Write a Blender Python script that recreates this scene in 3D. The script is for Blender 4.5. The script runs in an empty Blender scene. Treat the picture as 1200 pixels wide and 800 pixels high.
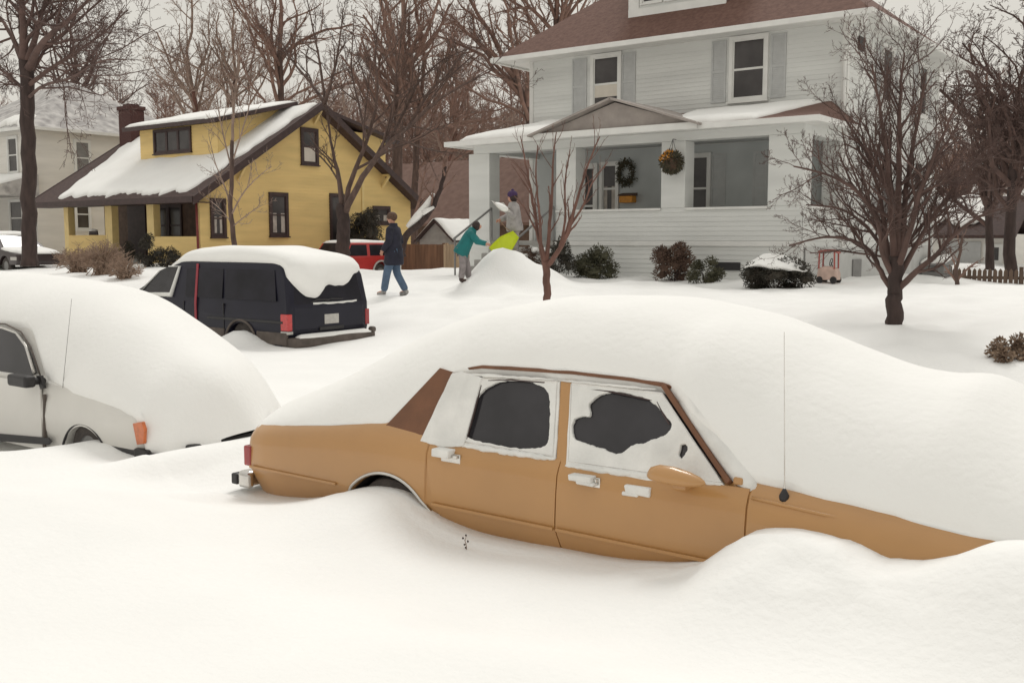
import bpy, bmesh, math, random
from mathutils import Vector, noise, Matrix
SC = bpy.context.scene
COL = SC.collection
R_ = math.radians

# ------------------------------------------------------------------ camera (measured from the street grid)
CAM_F = 1180.0; YAW = R_(36.7); PITCH = math.atan(120/1180); CAM_Z = 2.1
cam = bpy.data.cameras.new('camera'); cam.sensor_width = 36; cam.lens = 36*CAM_F/1200
cam.clip_end = 2000; cam.clip_start = 0.05
camo = bpy.data.objects.new('camera', cam); COL.objects.link(camo)
camo.location = (0, 0, CAM_Z); camo.rotation_euler = (math.pi/2-PITCH, 0, YAW)
SC.camera = camo
_F = Vector((-math.sin(YAW)*math.cos(PITCH), math.cos(YAW)*math.cos(PITCH), -math.sin(PITCH)))
_R = Vector((math.cos(YAW), math.sin(YAW), 0)); _U = _R.cross(_F)
def ray(px, py): return _R*((px-600)/CAM_F)+_U*(-(py-400)/CAM_F)+_F
def atY(px, py, Y):
    d = ray(px, py); t = Y/d.y
    return Vector((d.x*t, Y, CAM_Z+d.z*t))
def atX(px, py, X):
    d = ray(px, py); t = X/d.x
    return Vector((X, d.y*t, CAM_Z+d.z*t))
def atP(px, py, p0, n):
    d = ray(px, py); o = Vector((0, 0, CAM_Z)); t = (Vector(p0)-o).dot(Vector(n))/d.dot(Vector(n))
    return o+d*t

SC.view_settings.view_transform = 'Standard'; SC.view_settings.look = 'None'
SC.view_settings.gamma = 1; SC.view_settings.exposure = 0.12
try: SC.view_settings.use_curve_mapping = False
except Exception: pass

# ------------------------------------------------------------------ helpers
def interp(pts, x):
    if x <= pts[0][0]: return pts[0][1]
    for (a, b), (c, d) in zip(pts, pts[1:]):
        if x <= c:
            t = (x-a)/(c-a); return b+(d-b)*t
    return pts[-1][1]
def sinterp(pts, x):
    if x <= pts[0][0]: return pts[0][1]
    n = len(pts)
    for i in range(n-1):
        a, b = pts[i]; c, d = pts[i+1]
        if x <= c:
            h = c-a; t = (x-a)/h
            m0 = (d-pts[i-1][1])/(c-pts[i-1][0]) if i > 0 else (d-b)/h
            m1 = (pts[i+2][1]-b)/(pts[i+2][0]-a) if i+2 < n else (d-b)/h
            t2 = t*t; t3 = t2*t
            return (2*t3-3*t2+1)*b+(t3-2*t2+t)*h*m0+(-2*t3+3*t2)*d+(t3-t2)*h*m1
    return pts[-1][1]
def sstep(a, b, x):
    t = max(0, min(1, (x-a)/(b-a))); return t*t*(3-2*t)
def nz(x, y, z=0, s=1): return noise.noise(Vector((x*s, y*s, z*s+7.3)))

class MB:
    def __init__(s): s.v = []; s.f = []
    def add(s, vs, fs):
        o = len(s.v); s.v += [tuple(p) for p in vs]; s.f += [tuple(i+o for i in f) for f in fs]
        return o
    def box(s, x0, x1, y0, y1, z0, z1):
        if x0 > x1: x0, x1 = x1, x0
        if y0 > y1: y0, y1 = y1, y0
        s.add([(x0,y0,z0),(x1,y0,z0),(x1,y1,z0),(x0,y1,z0),(x0,y0,z1),(x1,y0,z1),(x1,y1,z1),(x0,y1,z1)],
              [(0,3,2,1),(4,5,6,7),(0,1,5,4),(1,2,6,5),(2,3,7,6),(3,0,4,7)])
    def beam(s, a, b, w, h, up=(0,0,1)):
        a = Vector(a); b = Vector(b); d = (b-a).normalized(); u = Vector(up)
        sd = d.cross(u).normalized()*w/2; uu = sd.cross(d).normalized()*h/2
        vs = [a-sd-uu,a+sd-uu,a+sd+uu,a-sd+uu,b-sd-uu,b+sd-uu,b+sd+uu,b-sd+uu]
        s.add(vs,[(0,3,2,1),(4,5,6,7),(0,1,5,4),(1,2,6,5),(2,3,7,6),(3,0,4,7)])
    def tube(s, pts, rad, n=6, cap=True):
        pts = [Vector(p) for p in pts]; m = len(pts)
        if not isinstance(rad, (list, tuple)): rad = [rad]*m
        d0 = (pts[1]-pts[0]).normalized()
        ref = Vector((0,0,1)) if abs(d0.z) < .9 else Vector((1,0,0))
        u = d0.cross(ref).normalized(); vs = []
        for i, p in enumerate(pts):
            d = (pts[min(i+1,m-1)]-pts[max(i-1,0)])
            if d.length < 1e-9: d = d0.copy()
            d.normalize(); u = (u-d*u.dot(d))
            if u.length < 1e-6: u = d.orthogonal()
            u.normalize(); w = d.cross(u)
            for k in range(n):
                a = 2*math.pi*k/n; vs.append(p+(u*math.cos(a)+w*math.sin(a))*rad[i])
        fs = [(i*n+k, i*n+(k+1)%n, (i+1)*n+(k+1)%n, (i+1)*n+k) for i in range(m-1) for k in range(n)]
        if cap: fs += [tuple(range(n-1,-1,-1)), tuple((m-1)*n+k for k in range(n))]
        s.add(vs, fs)
    def prism(s, poly, vec):
        n = len(poly); v = Vector(vec); a = [Vector(p) for p in poly]
        s.add(a+[p+v for p in a], [tuple(range(n)), tuple(range(2*n-1,n-1,-1))]+[((i+1)%n, i, n+i, n+(i+1)%n) for i in range(n)])
    def slab(s, poly, th):
        p = [Vector(q) for q in poly]; n = (p[1]-p[0]).cross(p[2]-p[0]).normalized()
        if n.z < 0: n = -n
        s.prism(p, -n*th)
    def loft(s, secs, cap=True, closed=True):
        n = len(secs[0]); vs = [p for q in secs for p in q]; fs = []
        for i in range(len(secs)-1):
            for k in range(n if closed else n-1):
                fs.append((i*n+k, i*n+(k+1)%n, (i+1)*n+(k+1)%n, (i+1)*n+k))
        if cap: fs += [tuple(range(n-1,-1,-1)), tuple((len(secs)-1)*n+k for k in range(n))]
        s.add(vs, fs)
    def ell(s, c, r, nu=12, nv=8, jit=0, seed=0):
        rnd = random.Random(seed); vs = [(c[0],c[1],c[2]-r[2])]
        for j in range(1, nv):
            t = -math.pi/2+math.pi*j/nv
            for i in range(nu):
                a = 2*math.pi*i/nu; q = 1+rnd.uniform(-jit, jit)
                vs.append((c[0]+r[0]*q*math.cos(t)*math.cos(a), c[1]+r[1]*q*math.cos(t)*math.sin(a), c[2]+r[2]*q*math.sin(t)))
        vs.append((c[0],c[1],c[2]+r[2])); fs = []
        for i in range(nu): fs.append((0, 1+(i+1)%nu, 1+i))
        for j in range(nv-2):
            for i in range(nu):
                a = 1+j*nu+i; b = 1+j*nu+(i+1)%nu; fs.append((a, b, b+nu, a+nu))
        L = 1+(nv-2)*nu
        for i in range(nu): fs.append((L+i, L+(i+1)%nu, len(vs)-1))
        s.add(vs, fs)
    def build(s, name, mat=None, parent=None, smooth=False, bevel=0, seg=2, fix=True, auto=None):
        off = Vector((0,0,0))
        if parent is not None:
            q = parent
            while q is not None: off += q.location; q = q.parent
        me = bpy.data.meshes.new(name)
        me.from_pydata([(p[0]-off.x, p[1]-off.y, p[2]-off.z) for p in s.v], [], s.f); me.update()
        if fix or bevel:
            bm = bmesh.new(); bm.from_mesh(me)
            if fix: bmesh.ops.recalc_face_normals(bm, faces=bm.faces)
            if bevel:
                bm.edges.ensure_lookup_table()
                es = [e for e in bm.edges if len(e.link_faces) == 2 and e.calc_face_angle(0) > R_(25)]
                bmesh.ops.bevel(bm, geom=es, offset=bevel, segments=seg, profile=.5, affect='EDGES', clamp_overlap=True)
            bm.to_mesh(me); bm.free()
        if smooth: me.shade_smooth()
        o = bpy.data.objects.new(name, me); COL.objects.link(o)
        if mat: me.materials.append(mat)
        if parent is not None: o.parent = parent
        if auto: me.shade_smooth(); me.set_sharp_from_angle(angle=R_(auto))
        return o

def tag(o, label=None, cat=None, group=None, kind=None):
    if label: o['label'] = label
    if cat: o['category'] = cat
    if group: o['group'] = group
    if kind: o['kind'] = kind
    return o
def thing(name, loc, label, cat, group=None):
    o = bpy.data.objects.new(name, None); COL.objects.link(o); o.location = loc; o.empty_display_size = .2
    return tag(o, label, cat, group)
def bake(o):
    dg = bpy.context.evaluated_depsgraph_get(); dg.update()
    me = bpy.data.meshes.new_from_object(o.evaluated_get(dg)); old = o.data
    o.modifiers.clear()
    if o.type == 'MESH': o.data = me
    return me
def cut(o, cutter_mbs):
    for mb in cutter_mbs:
        c = mb.build('cutter'); c.location = -sum_off(o)
        m = o.modifiers.new('b', 'BOOLEAN'); m.object = c; m.operation = 'DIFFERENCE'; m.solver = 'EXACT'
        # cutter vertices are in world space, the target in its own
        c.location = (0,0,0)
        bake(o); me = c.data; bpy.data.objects.remove(c); bpy.data.meshes.remove(me)
def sum_off(o):
    off = Vector((0,0,0)); q = o.parent
    while q is not None: off += q.location; q = q.parent
    return off
def cyl_mb(cx, y0, y1, cz, r, n=40):
    m = MB(); m.prism([(cx+r*math.cos(2*math.pi*k/n), y0, cz+r*math.sin(2*math.pi*k/n)) for k in range(n)], (0, y1-y0, 0)); return m

# ------------------------------------------------------------------ materials
def mat(name, col, rough=.7, var=.0, vs=5.0, bump=0, bs=30, metal=0, spec=.5, coat=0, col2=None, detail=4, stretch=None, trans=0):
    m = bpy.data.materials.new(name); m.use_nodes = True; nt = m.node_tree; N = nt.nodes; L = nt.links
    b = N['Principled BSDF']; b.inputs['Roughness'].default_value = rough; b.inputs['Metallic'].default_value = metal
    b.inputs['Specular IOR Level'].default_value = spec; b.inputs['Coat Weight'].default_value = coat
    b.inputs['Base Color'].default_value = (*col, 1)
    tc = N.new('ShaderNodeTexCoord'); mp = N.new('ShaderNodeMapping'); L.new(tc.outputs['Object'], mp.inputs['Vector'])
    if stretch: mp.inputs['Scale'].default_value = stretch
    if var or col2:
        n = N.new('ShaderNodeTexNoise'); n.inputs['Scale'].default_value = vs; n.inputs['Detail'].default_value = detail
        L.new(mp.outputs['Vector'], n.inputs['Vector'])
        r = N.new('ShaderNodeValToRGB'); r.color_ramp.elements[0].position = .32; r.color_ramp.elements[1].position = .68
        c2 = col2 or tuple(min(1, c*(1+var)) for c in col)
        c1 = col if col2 else tuple(c*(1-var) for c in col)
        r.color_ramp.elements[0].color = (*c1, 1); r.color_ramp.elements[1].color = (*c2, 1)
        L.new(n.outputs['Fac'], r.inputs['Fac']); L.new(r.outputs['Color'], b.inputs['Base Color'])
    if bump:
        n2 = N.new('ShaderNodeTexNoise'); n2.inputs['Scale'].default_value = bs; n2.inputs['Detail'].default_value = 5
        L.new(mp.outputs['Vector'], n2.inputs['Vector'])
        bp = N.new('ShaderNodeBump'); bp.inputs['Strength'].default_value = bump; bp.inputs['Distance'].default_value = .02
        L.new(n2.outputs['Fac'], bp.inputs['Height']); L.new(bp.outputs['Normal'], b.inputs['Normal'])
    return m
M = {}
M['snow'] = mat('snow', (.86,.855,.835), .75, var=.02, vs=1.3, bump=.32, bs=24, spec=.2)
M['snow_fine'] = mat('snow_on_things', (.86,.853,.828), .75, var=.015, vs=2, bump=.26, bs=22, spec=.2)
M['frost'] = mat('frost', (.70,.695,.67), .75, col2=(.83,.82,.79), vs=6, bump=.3, bs=40, spec=.2)
M['tan'] = mat('tan_paint', (.46,.245,.090), .32, var=.07, vs=1.7, bump=.012, bs=60, spec=.45, coat=.45)
M['vinyl'] = mat('brown_vinyl', (.17,.072,.034), .6, var=.12, vs=7, bump=.2, bs=160)
M['glass'] = mat('dark_glass', (.030,.028,.032), .12, var=.3, vs=3, spec=.5)
M['vglass'] = mat('tinted_glass', (.014,.013,.019), .3, var=.3, vs=3, spec=.22)
M['dglass'] = mat('house_glass', (.060,.054,.054), .10, var=.4, vs=1.2, spec=.4)
M['chrome'] = mat('chrome', (.62,.60,.57), .22, metal=1, var=.1, vs=8)
M['black'] = mat('black_trim', (.022,.020,.021), .5, var=.2, vs=9)
M['rubber'] = mat('tyre_rubber', (.06,.050,.045), .85, var=.25, vs=12, bump=.3, bs=60)
M['redlens'] = mat('red_lens', (.30,.018,.02), .25, var=.15, vs=20, coat=.5)
M['redlens2'] = mat('bright_red_lens', (.50,.03,.03), .25, var=.15, vs=20, coat=.5)
M['amber'] = mat('amber_lens', (.55,.13,.025), .3, var=.15, vs=25, coat=.5)
M['wpaint'] = mat('white_car_paint', (.66,.64,.60), .4, var=.04, vs=2, coat=.3)
M['navy'] = mat('navy_paint', (.013,.0125,.023), .35, var=.15, vs=2, coat=.08, spec=.25)
M['clad'] = mat('grimy_cladding', (.10,.080,.068), .7, var=.3, vs=6)
M['redpaint'] = mat('red_paint', (.46,.032,.030), .4, var=.12, vs=3, coat=.3)
M['darkpaint'] = mat('maroon_paint', (.035,.022,.022), .4, var=.2, vs=3, coat=.3)
M['plate'] = mat('plate_paint', (.48,.46,.43), .5, var=.1, vs=20)
M['siding'] = mat('pale_siding', (.65,.655,.635), .7, var=.085, vs=.8, bump=.06, bs=25, stretch=(.4,.4,3))
M['trim'] = mat('white_trim', (.70,.695,.67), .6, var=.05, vs=3)
M['shutter'] = mat('grey_shutter', (.47,.475,.47), .65, var=.06, vs=6)
M['shingle'] = mat('brown_shingle', (.115,.058,.044), .9, col2=(.17,.092,.070), vs=9, bump=.5, bs=22)
M['shingle_dark'] = mat('dark_shingle', (.055,.034,.032), .9, col2=(.085,.052,.045), vs=9, bump=.5, bs=22)
M['shingle_grey'] = mat('grey_shingle', (.28,.265,.26), .9, col2=(.55,.53,.51), vs=2.5, bump=.4, bs=20)
M['yellow'] = mat('yellow_siding', (.76,.56,.235), .7, var=.09, vs=1.0, bump=.05, bs=30, stretch=(.5,.5,3))
M['yellow_trim'] = mat('yellow_trim', (.76,.58,.26), .65, var=.06, vs=4)
M['brown_trim'] = mat('brown_trim', (.050,.028,.026), .6, var=.2, vs=6)
M['porch_blue'] = mat('porch_wall_grey', (.46,.48,.475), .75, var=.08, vs=1.2)  # cool grey, darker than the pale siding
M['far_roof'] = mat('far_brown_roof', (.15,.085,.066), .9, col2=(.205,.125,.098), vs=3, bump=.4, bs=14)
M['warm_grey'] = mat('weathered_grey', (.34,.30,.275), .8, var=.12, vs=4)
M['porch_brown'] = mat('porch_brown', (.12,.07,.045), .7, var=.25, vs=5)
M['brick'] = mat('dark_brick', (.055,.024,.022), .9, col2=(.085,.035,.030), vs=14, bump=.5, bs=30)
M['conc'] = mat('concrete', (.36,.35,.33), .85, var=.12, vs=4, bump=.15, bs=30)
M['found'] = mat('foundation', (.50,.50,.485), .8, var=.06, vs=3, bump=.1, bs=25)
M['fence'] = mat('brown_fence', (.17,.088,.05), .8, var=.3, vs=5, stretch=(1,1,.15))
M['fence2'] = mat('tan_fence', (.40,.29,.19), .8, var=.2, vs=5, stretch=(1,1,.15))
M['picket'] = mat('grey_brown_picket', (.14,.095,.07), .85, var=.3, vs=5, stretch=(1,1,.15))
M['bark_dark'] = mat('dark_bark', (.052,.034,.030), .9, var=.3, vs=8, bump=.5, bs=30, stretch=(1,1,.3))
M['bark_mid'] = mat('brown_bark', (.105,.068,.056), .9, var=.3, vs=8, bump=.5, bs=30, stretch=(1,1,.3))
M['bark_red'] = mat('reddish_bark', (.15,.076,.058), .9, var=.25, vs=8, bump=.4, bs=40, stretch=(1,1,.3))
M['twig_dark'] = mat('dark_twigs', (.105,.064,.054), .9, var=.3, vs=3)
M['twig_mid'] = mat('brown_twigs', (.225,.138,.108), .9, var=.3, vs=3)
M['twig_pale'] = mat('pale_twigs', (.29,.21,.17), .9, var=.3, vs=3)
M['leaf_dark'] = mat('dark_leaf', (.030,.028,.020), .7, col2=(.060,.048,.034), vs=5)
M['leaf_olive'] = mat('olive_leaf', (.050,.050,.026), .7, col2=(.090,.082,.045), vs=5)
M['leaf_brown'] = mat('brown_leaf', (.085,.048,.034), .8, col2=(.14,.085,.058), vs=5)
M['grass_dry'] = mat('dry_stems', (.30,.21,.155), .85, var=.3, vs=6)
M['skin'] = mat('skin', (.52,.27,.19), .6, var=.06, vs=8)
M['hair'] = mat('brown_hair', (.10,.055,.035), .8, var=.3, vs=30)
M['hair_dark'] = mat('dark_hair', (.035,.022,.02), .8, var=.3, vs=30)
M['coat_navy'] = mat('navy_coat', (.018,.018,.032), .85, var=.25, vs=9, bump=.3, bs=25)
M['jeans'] = mat('blue_jeans', (.095,.145,.22), .85, var=.15, vs=9, bump=.2, bs=60)
M['boot'] = mat('snowy_boot', (.30,.29,.28), .8, var=.3, vs=14)
M['boot_dark'] = mat('dark_boot', (.06,.04,.035), .8, var=.3, vs=14)
M['teal'] = mat('teal_coat', (.008,.155,.155), .7, var=.12, vs=7, bump=.3, bs=18)
M['greypants'] = mat('grey_pants', (.26,.23,.23), .8, var=.25, vs=9, bump=.3, bs=25)
M['greycoat'] = mat('grey_coat', (.33,.31,.30), .8, var=.15, vs=8, bump=.3, bs=20)
M['purple'] = mat('purple_knit', (.055,.028,.085), .9, var=.2, vs=40)
M['lime'] = mat('lime_plastic', (.62,.72,.02), .4, var=.06, vs=5)
M['wood'] = mat('wood_handle', (.30,.19,.10), .7, var=.2, vs=12)
M['orange'] = mat('orange_paint', (.62,.26,.03), .6, var=.15, vs=10)
M['stake'] = mat('red_strap', (.27,.022,.036), .5, var=.2, vs=5)
M['toyred'] = mat('faded_red_plastic', (.40,.10,.085), .5, var=.12, vs=6)
M['toypale'] = mat('faded_pale_plastic', (.55,.40,.34), .5, var=.15, vs=6)
M['blind'] = mat('window_blind', (.60,.55,.48), .8, var=.06, vs=4)
M['curtain'] = mat('curtain', (.42,.38,.34), .9, var=.25, vs=5)
M['dryleaf'] = mat('dry_leaves', (.15,.095,.065), .85, col2=(.33,.24,.17), vs=7)
M['metal_grey'] = mat('grey_metal', (.20,.195,.19), .5, var=.12, vs=5)
M['wreath'] = mat('wreath_green', (.045,.05,.03), .8, col2=(.11,.085,.05), vs=12)
M['redbox'] = mat('red_vent', (.20,.04,.035), .7, var=.15, vs=8)
M['greysiding'] = mat('cream_siding', (.70,.675,.63), .7, var=.06, vs=1.3, bump=.06, bs=25, stretch=(.4,.4,3))

# ------------------------------------------------------------------ world and sun (overcast, sun high behind a cloud layer)
W = bpy.data.worlds.new('World'); SC.world = W; W.use_nodes = True
nt = W.node_tree; N = nt.nodes; L = nt.links; bg = N['Background']
SUN_EL, SUN_AZ = R_(52), R_(-25)      # light arrives from the far left of the street
sky = N.new('ShaderNodeTexSky'); sky.sky_type = 'NISHITA'; sky.sun_disc = False
sky.sun_elevation = SUN_EL; sky.sun_rotation = SUN_AZ; sky.air_density = 1.2; sky.dust_density = 5
hs = N.new('ShaderNodeHueSaturation'); hs.inputs['Saturation'].default_value = .15; L.new(sky.outputs['Color'], hs.inputs['Color'])
tc = N.new('ShaderNodeTexCoord'); sx = N.new('ShaderNodeSeparateXYZ'); L.new(tc.outputs['Generated'], sx.inputs['Vector'])
rp = N.new('ShaderNodeValToRGB'); L.new(sx.outputs['Z'], rp.inputs['Fac'])
rp.color_ramp.elements[0].position = 0.0; rp.color_ramp.elements[0].color = (.71,.68,.61,1)
rp.color_ramp.elements[1].position = 1.0; rp.color_ramp.elements[1].color = (.96,.945,.90,1)
e = rp.color_ramp.elements.new(.25); e.color = (.76,.73,.66,1)
cn = N.new('ShaderNodeTexNoise'); cn.inputs['Scale'].default_value = 2.2; cn.inputs['Detail'].default_value = 5
L.new(tc.outputs['Generated'], cn.inputs['Vector'])
mr = N.new('ShaderNodeMapRange'); mr.inputs['To Min'].default_value = 7.9; mr.inputs['To Max'].default_value = 10.7
L.new(cn.outputs['Fac'], mr.inputs['Value'])
vm = N.new('ShaderNodeVectorMath'); vm.operation = 'SCALE'; L.new(rp.outputs['Color'], vm.inputs[0]); L.new(mr.outputs['Result'], vm.inputs['Scale'])
mx = N.new('ShaderNodeMix'); mx.data_type = 'RGBA'; mx.inputs['Factor'].default_value = .93
L.new(hs.outputs['Color'], mx.inputs['A']); L.new(vm.outputs['Vector'], mx.inputs['B'])
L.new(mx.outputs['Result'], bg.inputs['Color']); bg.inputs['Strength'].default_value = .094
sl = bpy.data.lights.new('sun', 'SUN'); sl.energy = 1.25; sl.angle = R_(18); sl.color = (1, .97, .925)
so = bpy.data.objects.new('sun', sl); COL.objects.link(so)
sd = Vector((math.sin(SUN_AZ)*math.cos(SUN_EL), math.cos(SUN_AZ)*math.cos(SUN_EL), math.sin(SUN_EL)))
so.rotation_euler = sd.to_track_quat('Z', 'Y').to_euler(); so.location = (0, 0, 30)

# ------------------------------------------------------------------ ground
GP = [(-40,1.1),(-4,.95),(0,.78),(2,.60),(3,.50),(4.2,.40),(6.4,.44),(8,.42),(10.5,.37),(12.8,.42),(13.8,.62),(15.2,.86),(17,.98),(20,1.10),(22.5,1.17),(26,1.15),(40,1.1),(400,1.4)]
# snow line against the tan sedan's near side, then against the white sedan's
CT = [atY(px,py,4.46) for px,py in [(225,578),(270,577),(300,586),(345,588),(385,582),(412,574),(440,572),(470,580),(505,607),(545,627),(600,640),(650,648),(700,657),(750,661),(800,661),(835,656),(850,645),(870,630),(900,620),(930,622),(960,628),(990,634),(1020,648),(1045,657),(1095,658),(1130,650),(1165,640),(1230,640)]]
CT = [(p.x,p.z) for p in CT]
CWt = [atY(px,py,4.56) for px,py in [(-60,534),(0,533),(60,531),(80,523),(100,517),(120,522),(140,532),(165,538),(180,536),(200,530),(225,555)]]
CW_ = [(p.x,p.z) for p in CWt]
def ground(x, y):
    z = sinterp(GP, y)
    if 2.5 < y < 7:
        w = math.exp(-((y-4.46)/(.55 if y < 4.46 else .9))**2)
        if x > -6.05: c = sinterp(CT, x)
        elif x < -6.6: c = sinterp(CW_, x)
        else:
            t = sstep(-6.6, -6.05, x); c = sinterp(CW_, x)*(1-t)+sinterp(CT, x)*t
        z += (c-sinterp(GP, 4.46))*w
        # between the two bumpers the snow is banked up
        z += .02*math.exp(-((x+6.4)/.35)**2-((y-5.2)/.8)**2)
        # broken, crusty snow kicked up beside the front wheel
        kk = math.exp(-((x+1.6)/.75)**2-((y-4.30)/.30)**2)
        if kk > .02: z += kk*(.030*nz(x,y,3,6)+.016*nz(x,y,8,15))
    # piled mound by the porch steps, drift at the van wheel, banks
    q = ((x+13.0)/.95)**2+((y-17.6)/1.0)**2
    z += .16*math.exp(-q*.45)
    z += .72*math.exp(-(((x+13.55)/.52)**2+((y-17.5)/.62)**2)*(1+.35*nz(x,y,3,1.6)))+.10*nz(x,y,6,2.6)*math.exp(-q*.7)
    z += .42*math.exp(-((x+12.75)/.62)**2-((y-17.9)/.7)**2)+.40*math.exp(-((x+13.6)/.6)**2-((y-18.6)/.6)**2)
    z += .26*math.exp(-((x+13.45)/.42)**2-((y-10.55)/.35)**2)
    z += .10*math.exp(-((y-13.3)/.5)**2)*(.6+.8*nz(x,y,1,.35))
    z -= .48*math.exp(-((x+26)/3.6)**4)*sstep(21.5,25,y)*sstep(60,42,y)
    # right-hand side yard falls gently
    z -= .35*sstep(-9, -6, x)*sstep(20, 30, y)
    z -= .25*sstep(-38,-46,x)*sstep(24,18,y)*0
    # foreground banks and hollows
    if y < 4.6:
        k = sstep(4.3, 3.6, y)
        z += .20*k*math.exp(-((x+5.2)/1.1)**2-((y-2.6)/1.0)**2)
        z -= .11*k*math.exp(-((x+2.9)/1.1)**2-((y-3.45)/.5)**2)
        z += .09*k*math.exp(-((x+1.6)/1.0)**2-((y-2.9)/.35)**2)
    a = .045 if y < 9 else .06
    if 14 < y < 30: a = .10
    z += a*nz(x,y,0,.55)+a*.45*nz(x,y,5,1.5)*sstep(4.4,4.0,y) if y < 4.4 else a*nz(x,y,0,.55)*sstep(4.4,6.5,y)+a*.45*nz(x,y,5,1.5)*sstep(5,8,y)
    if y > 13:
        z += .05*nz(x,y,9,2.2)*sstep(13,14,y)*sstep(60,30,y)
        # trampled path from the street to the porch
        d = abs(x+14.6+.25*(y-16)*.4)
        z -= .07*math.exp(-(d/.6)**2)*sstep(13,14.5,y)*sstep(22,20,y)*(1+1.2*nz(x,y,2,3.5))
    return z
def axis(segs):
    out = [segs[0][0]]
    for a, b, st in segs:
        n = max(1, int(round((b-a)/st)))
        out += [a+(b-a)*(i+1)/n for i in range(n)]
    return out
xs = axis([(-400,-100,30),(-100,-50,5),(-50,-20,.5),(-20,-10,.16),(-10,-6.8,.07),(-6.8,-.4,.045),(-.4,3,.25),(3,40,3),(40,300,40)])
ys = axis([(-40,0,5),(0,1.4,.2),(1.4,3.6,.06),(3.6,5.2,.04),(5.2,8,.1),(8,13,.14),(13,20,.14),(20,26,.3),(26,60,2),(60,400,25)])
g = MB(); nx = len(xs)
g.v = [(x, y, ground(x, y)) for y in ys for x in xs]
g.f = [(j*nx+i, j*nx+i+1, (j+1)*nx+i+1, (j+1)*nx+i) for j in range(len(ys)-1) for i in range(nx-1)]
tag(g.build('snowy_ground', M['snow'], smooth=True, fix=False), kind='structure')

# snow layer on a four-sided roof patch: quad corners a,b (low edge) c,d (high edge, c above b)
def snow_patch(name, a, b, c, d, th, label, seed=1, nu=60, nv=24, jit=.12, lip=.0, cat='snow layer', bumpy=.35, hole=None, parent=None, edges=(1,1,1,1)):
    a,b,c,d = map(Vector,(a,b,c,d)); n = (b-a).cross(d-a).normalized()
    if n.z < 0: n = -n
    if (b-a).cross(d-a).length < 1e-6: n = Vector((0,0,1))
    P = []; lu = (b-a).length; lv = (d-a).length
    for j in range(nv+1):
        for i in range(nu+1):
            u = i/nu; v = j/nv
            # ragged edges
            ju = jit/lu; jv = jit/lv
            uu = u; vv = v
            vv += edges[0]*(1-v)**6*jv*(nz(u*lu*1.5,seed,0,1.0)+.6*nz(u*lu*4,seed,2))*1.3
            vv -= edges[2]*v**6*jv*(nz(u*lu*1.5,seed+9,0,1.0))
            uu += edges[3]*(1-u)**6*ju*nz(v*lv*1.5,seed+3)
            uu -= edges[1]*u**6*ju*nz(v*lv*1.5,seed+6)
            p = (a*(1-uu)+b*uu)*(1-vv)+(d*(1-uu)+c*uu)*vv
            e = min(u*lu, (1-u)*lu, v*lv, (1-v)*lv)
            t = th*(1-math.exp(-e/(th*.7+.01))*.85)*(1+bumpy*nz(p.x*1.1,p.y*1.1,p.z*1.1,1.0))
            P.append((p+n*t, p-n*.012))
    m = MB(); w = nu+1; T = [q[0] for q in P]; fs = []
    for j in range(nv):
        for i in range(nu): fs.append((j*w+i,j*w+i+1,(j+1)*w+i+1,(j+1)*w+i))
    ring = [i for i in range(w)]+[j*w+nu for j in range(1,nv+1)]+[nv*w+i for i in range(nu-1,-1,-1)]+[j*w for j in range(nv-1,0,-1)]
    o = len(T); V = T+[P[i][1] for i in ring]; k = len(ring)
    for q in range(k): fs.append((ring[(q+1)%k], ring[q], o+q, o+(q+1)%k))
    m.add(V, fs)
    ob = m.build(name, M['snow_fine'], parent, smooth=True, fix=False)
    if parent is None: tag(ob, label, cat)
    return ob
# ================================================================== TAN SEDAN (near side plane Y=4.5, nose to +X)
CY = 4.5; CWID = 1.78
def side_y(z):   # how far the body side sits inward of the widest line
    return interp([(.16,.23),(.26,.14),(.40,.055),(.50,.003),(.53,.0),(.70,.008),(.80,.020),(.86,.045),(.90,.075)], z)
car = thing('tan_sedan', (-3.3, 5.4, .1), 'tan four door sedan with brown vinyl roof buried to its sills in snow', 'car')
def deck(x): return sinterp([(-5.80,.775),(-5.72,.785),(-5.3,.838),(-4.9,.885),(-4.33,.952),(-4.1,.93),(-3.0,.915),(-2.03,.915),(-1.7,.895),(-1.2,.855),(-.80,.815),(-.70,.80)], x)
def rec(x): return .010 if -4.02 < x < -1.945 else 0
def section(x, ymin=None):
    top = deck(x); pts = []
    end = 0
    if x < -5.62: end = .035*((-5.62-x)/.10)**2
    if x > -.85: end = .08*((x+.85)/.15)**2
    zs = [.16,.26,.40,.50,.52,.70,.80,.86]
    r = rec(x)
    half = []
    for z in zs:
        zz = .52+(z-.52)*min(1.02, (top-.055-.52)/.34) if z > .52 else z
        half.append((side_y(z)+r+end, zz))
    half.append((.075+r*.5+end, top-.028)); half.append((.105+end, top-.006)); half.append((.16+end, top)); half.append((.45+end*.5, top+.012))
    L_ = [(x, CY+y, z) for y, z in half]; Rr = [(x, CY+CWID-y, z) for y, z in reversed(half)]
    return L_+Rr
st = [-5.72,-5.715,-5.70,-5.66,-5.5,-5.2,-4.8,-4.4,-4.1,-4.025,-4.018,-3.8,-3.5,-3.06,-2.6,-2.2,-1.950,-1.942,-1.7,-1.4,-1.1,-.95,-.85,-.77,-.72,-.70]
mb = MB(); mb.loft([section(x) for x in st])
body = mb.build('body', M['tan'], car)
cut(body, [cyl_mb(wx, CY-.1, CY+.26, .21, .415) for wx in (-4.35, -1.55)]+[cyl_mb(wx, CY+CWID-.26, CY+CWID+.1, .21, .415) for wx in (-4.35, -1.55)])
body.data.shade_smooth(); body.data.set_sharp_from_angle(angle=R_(28))
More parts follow.
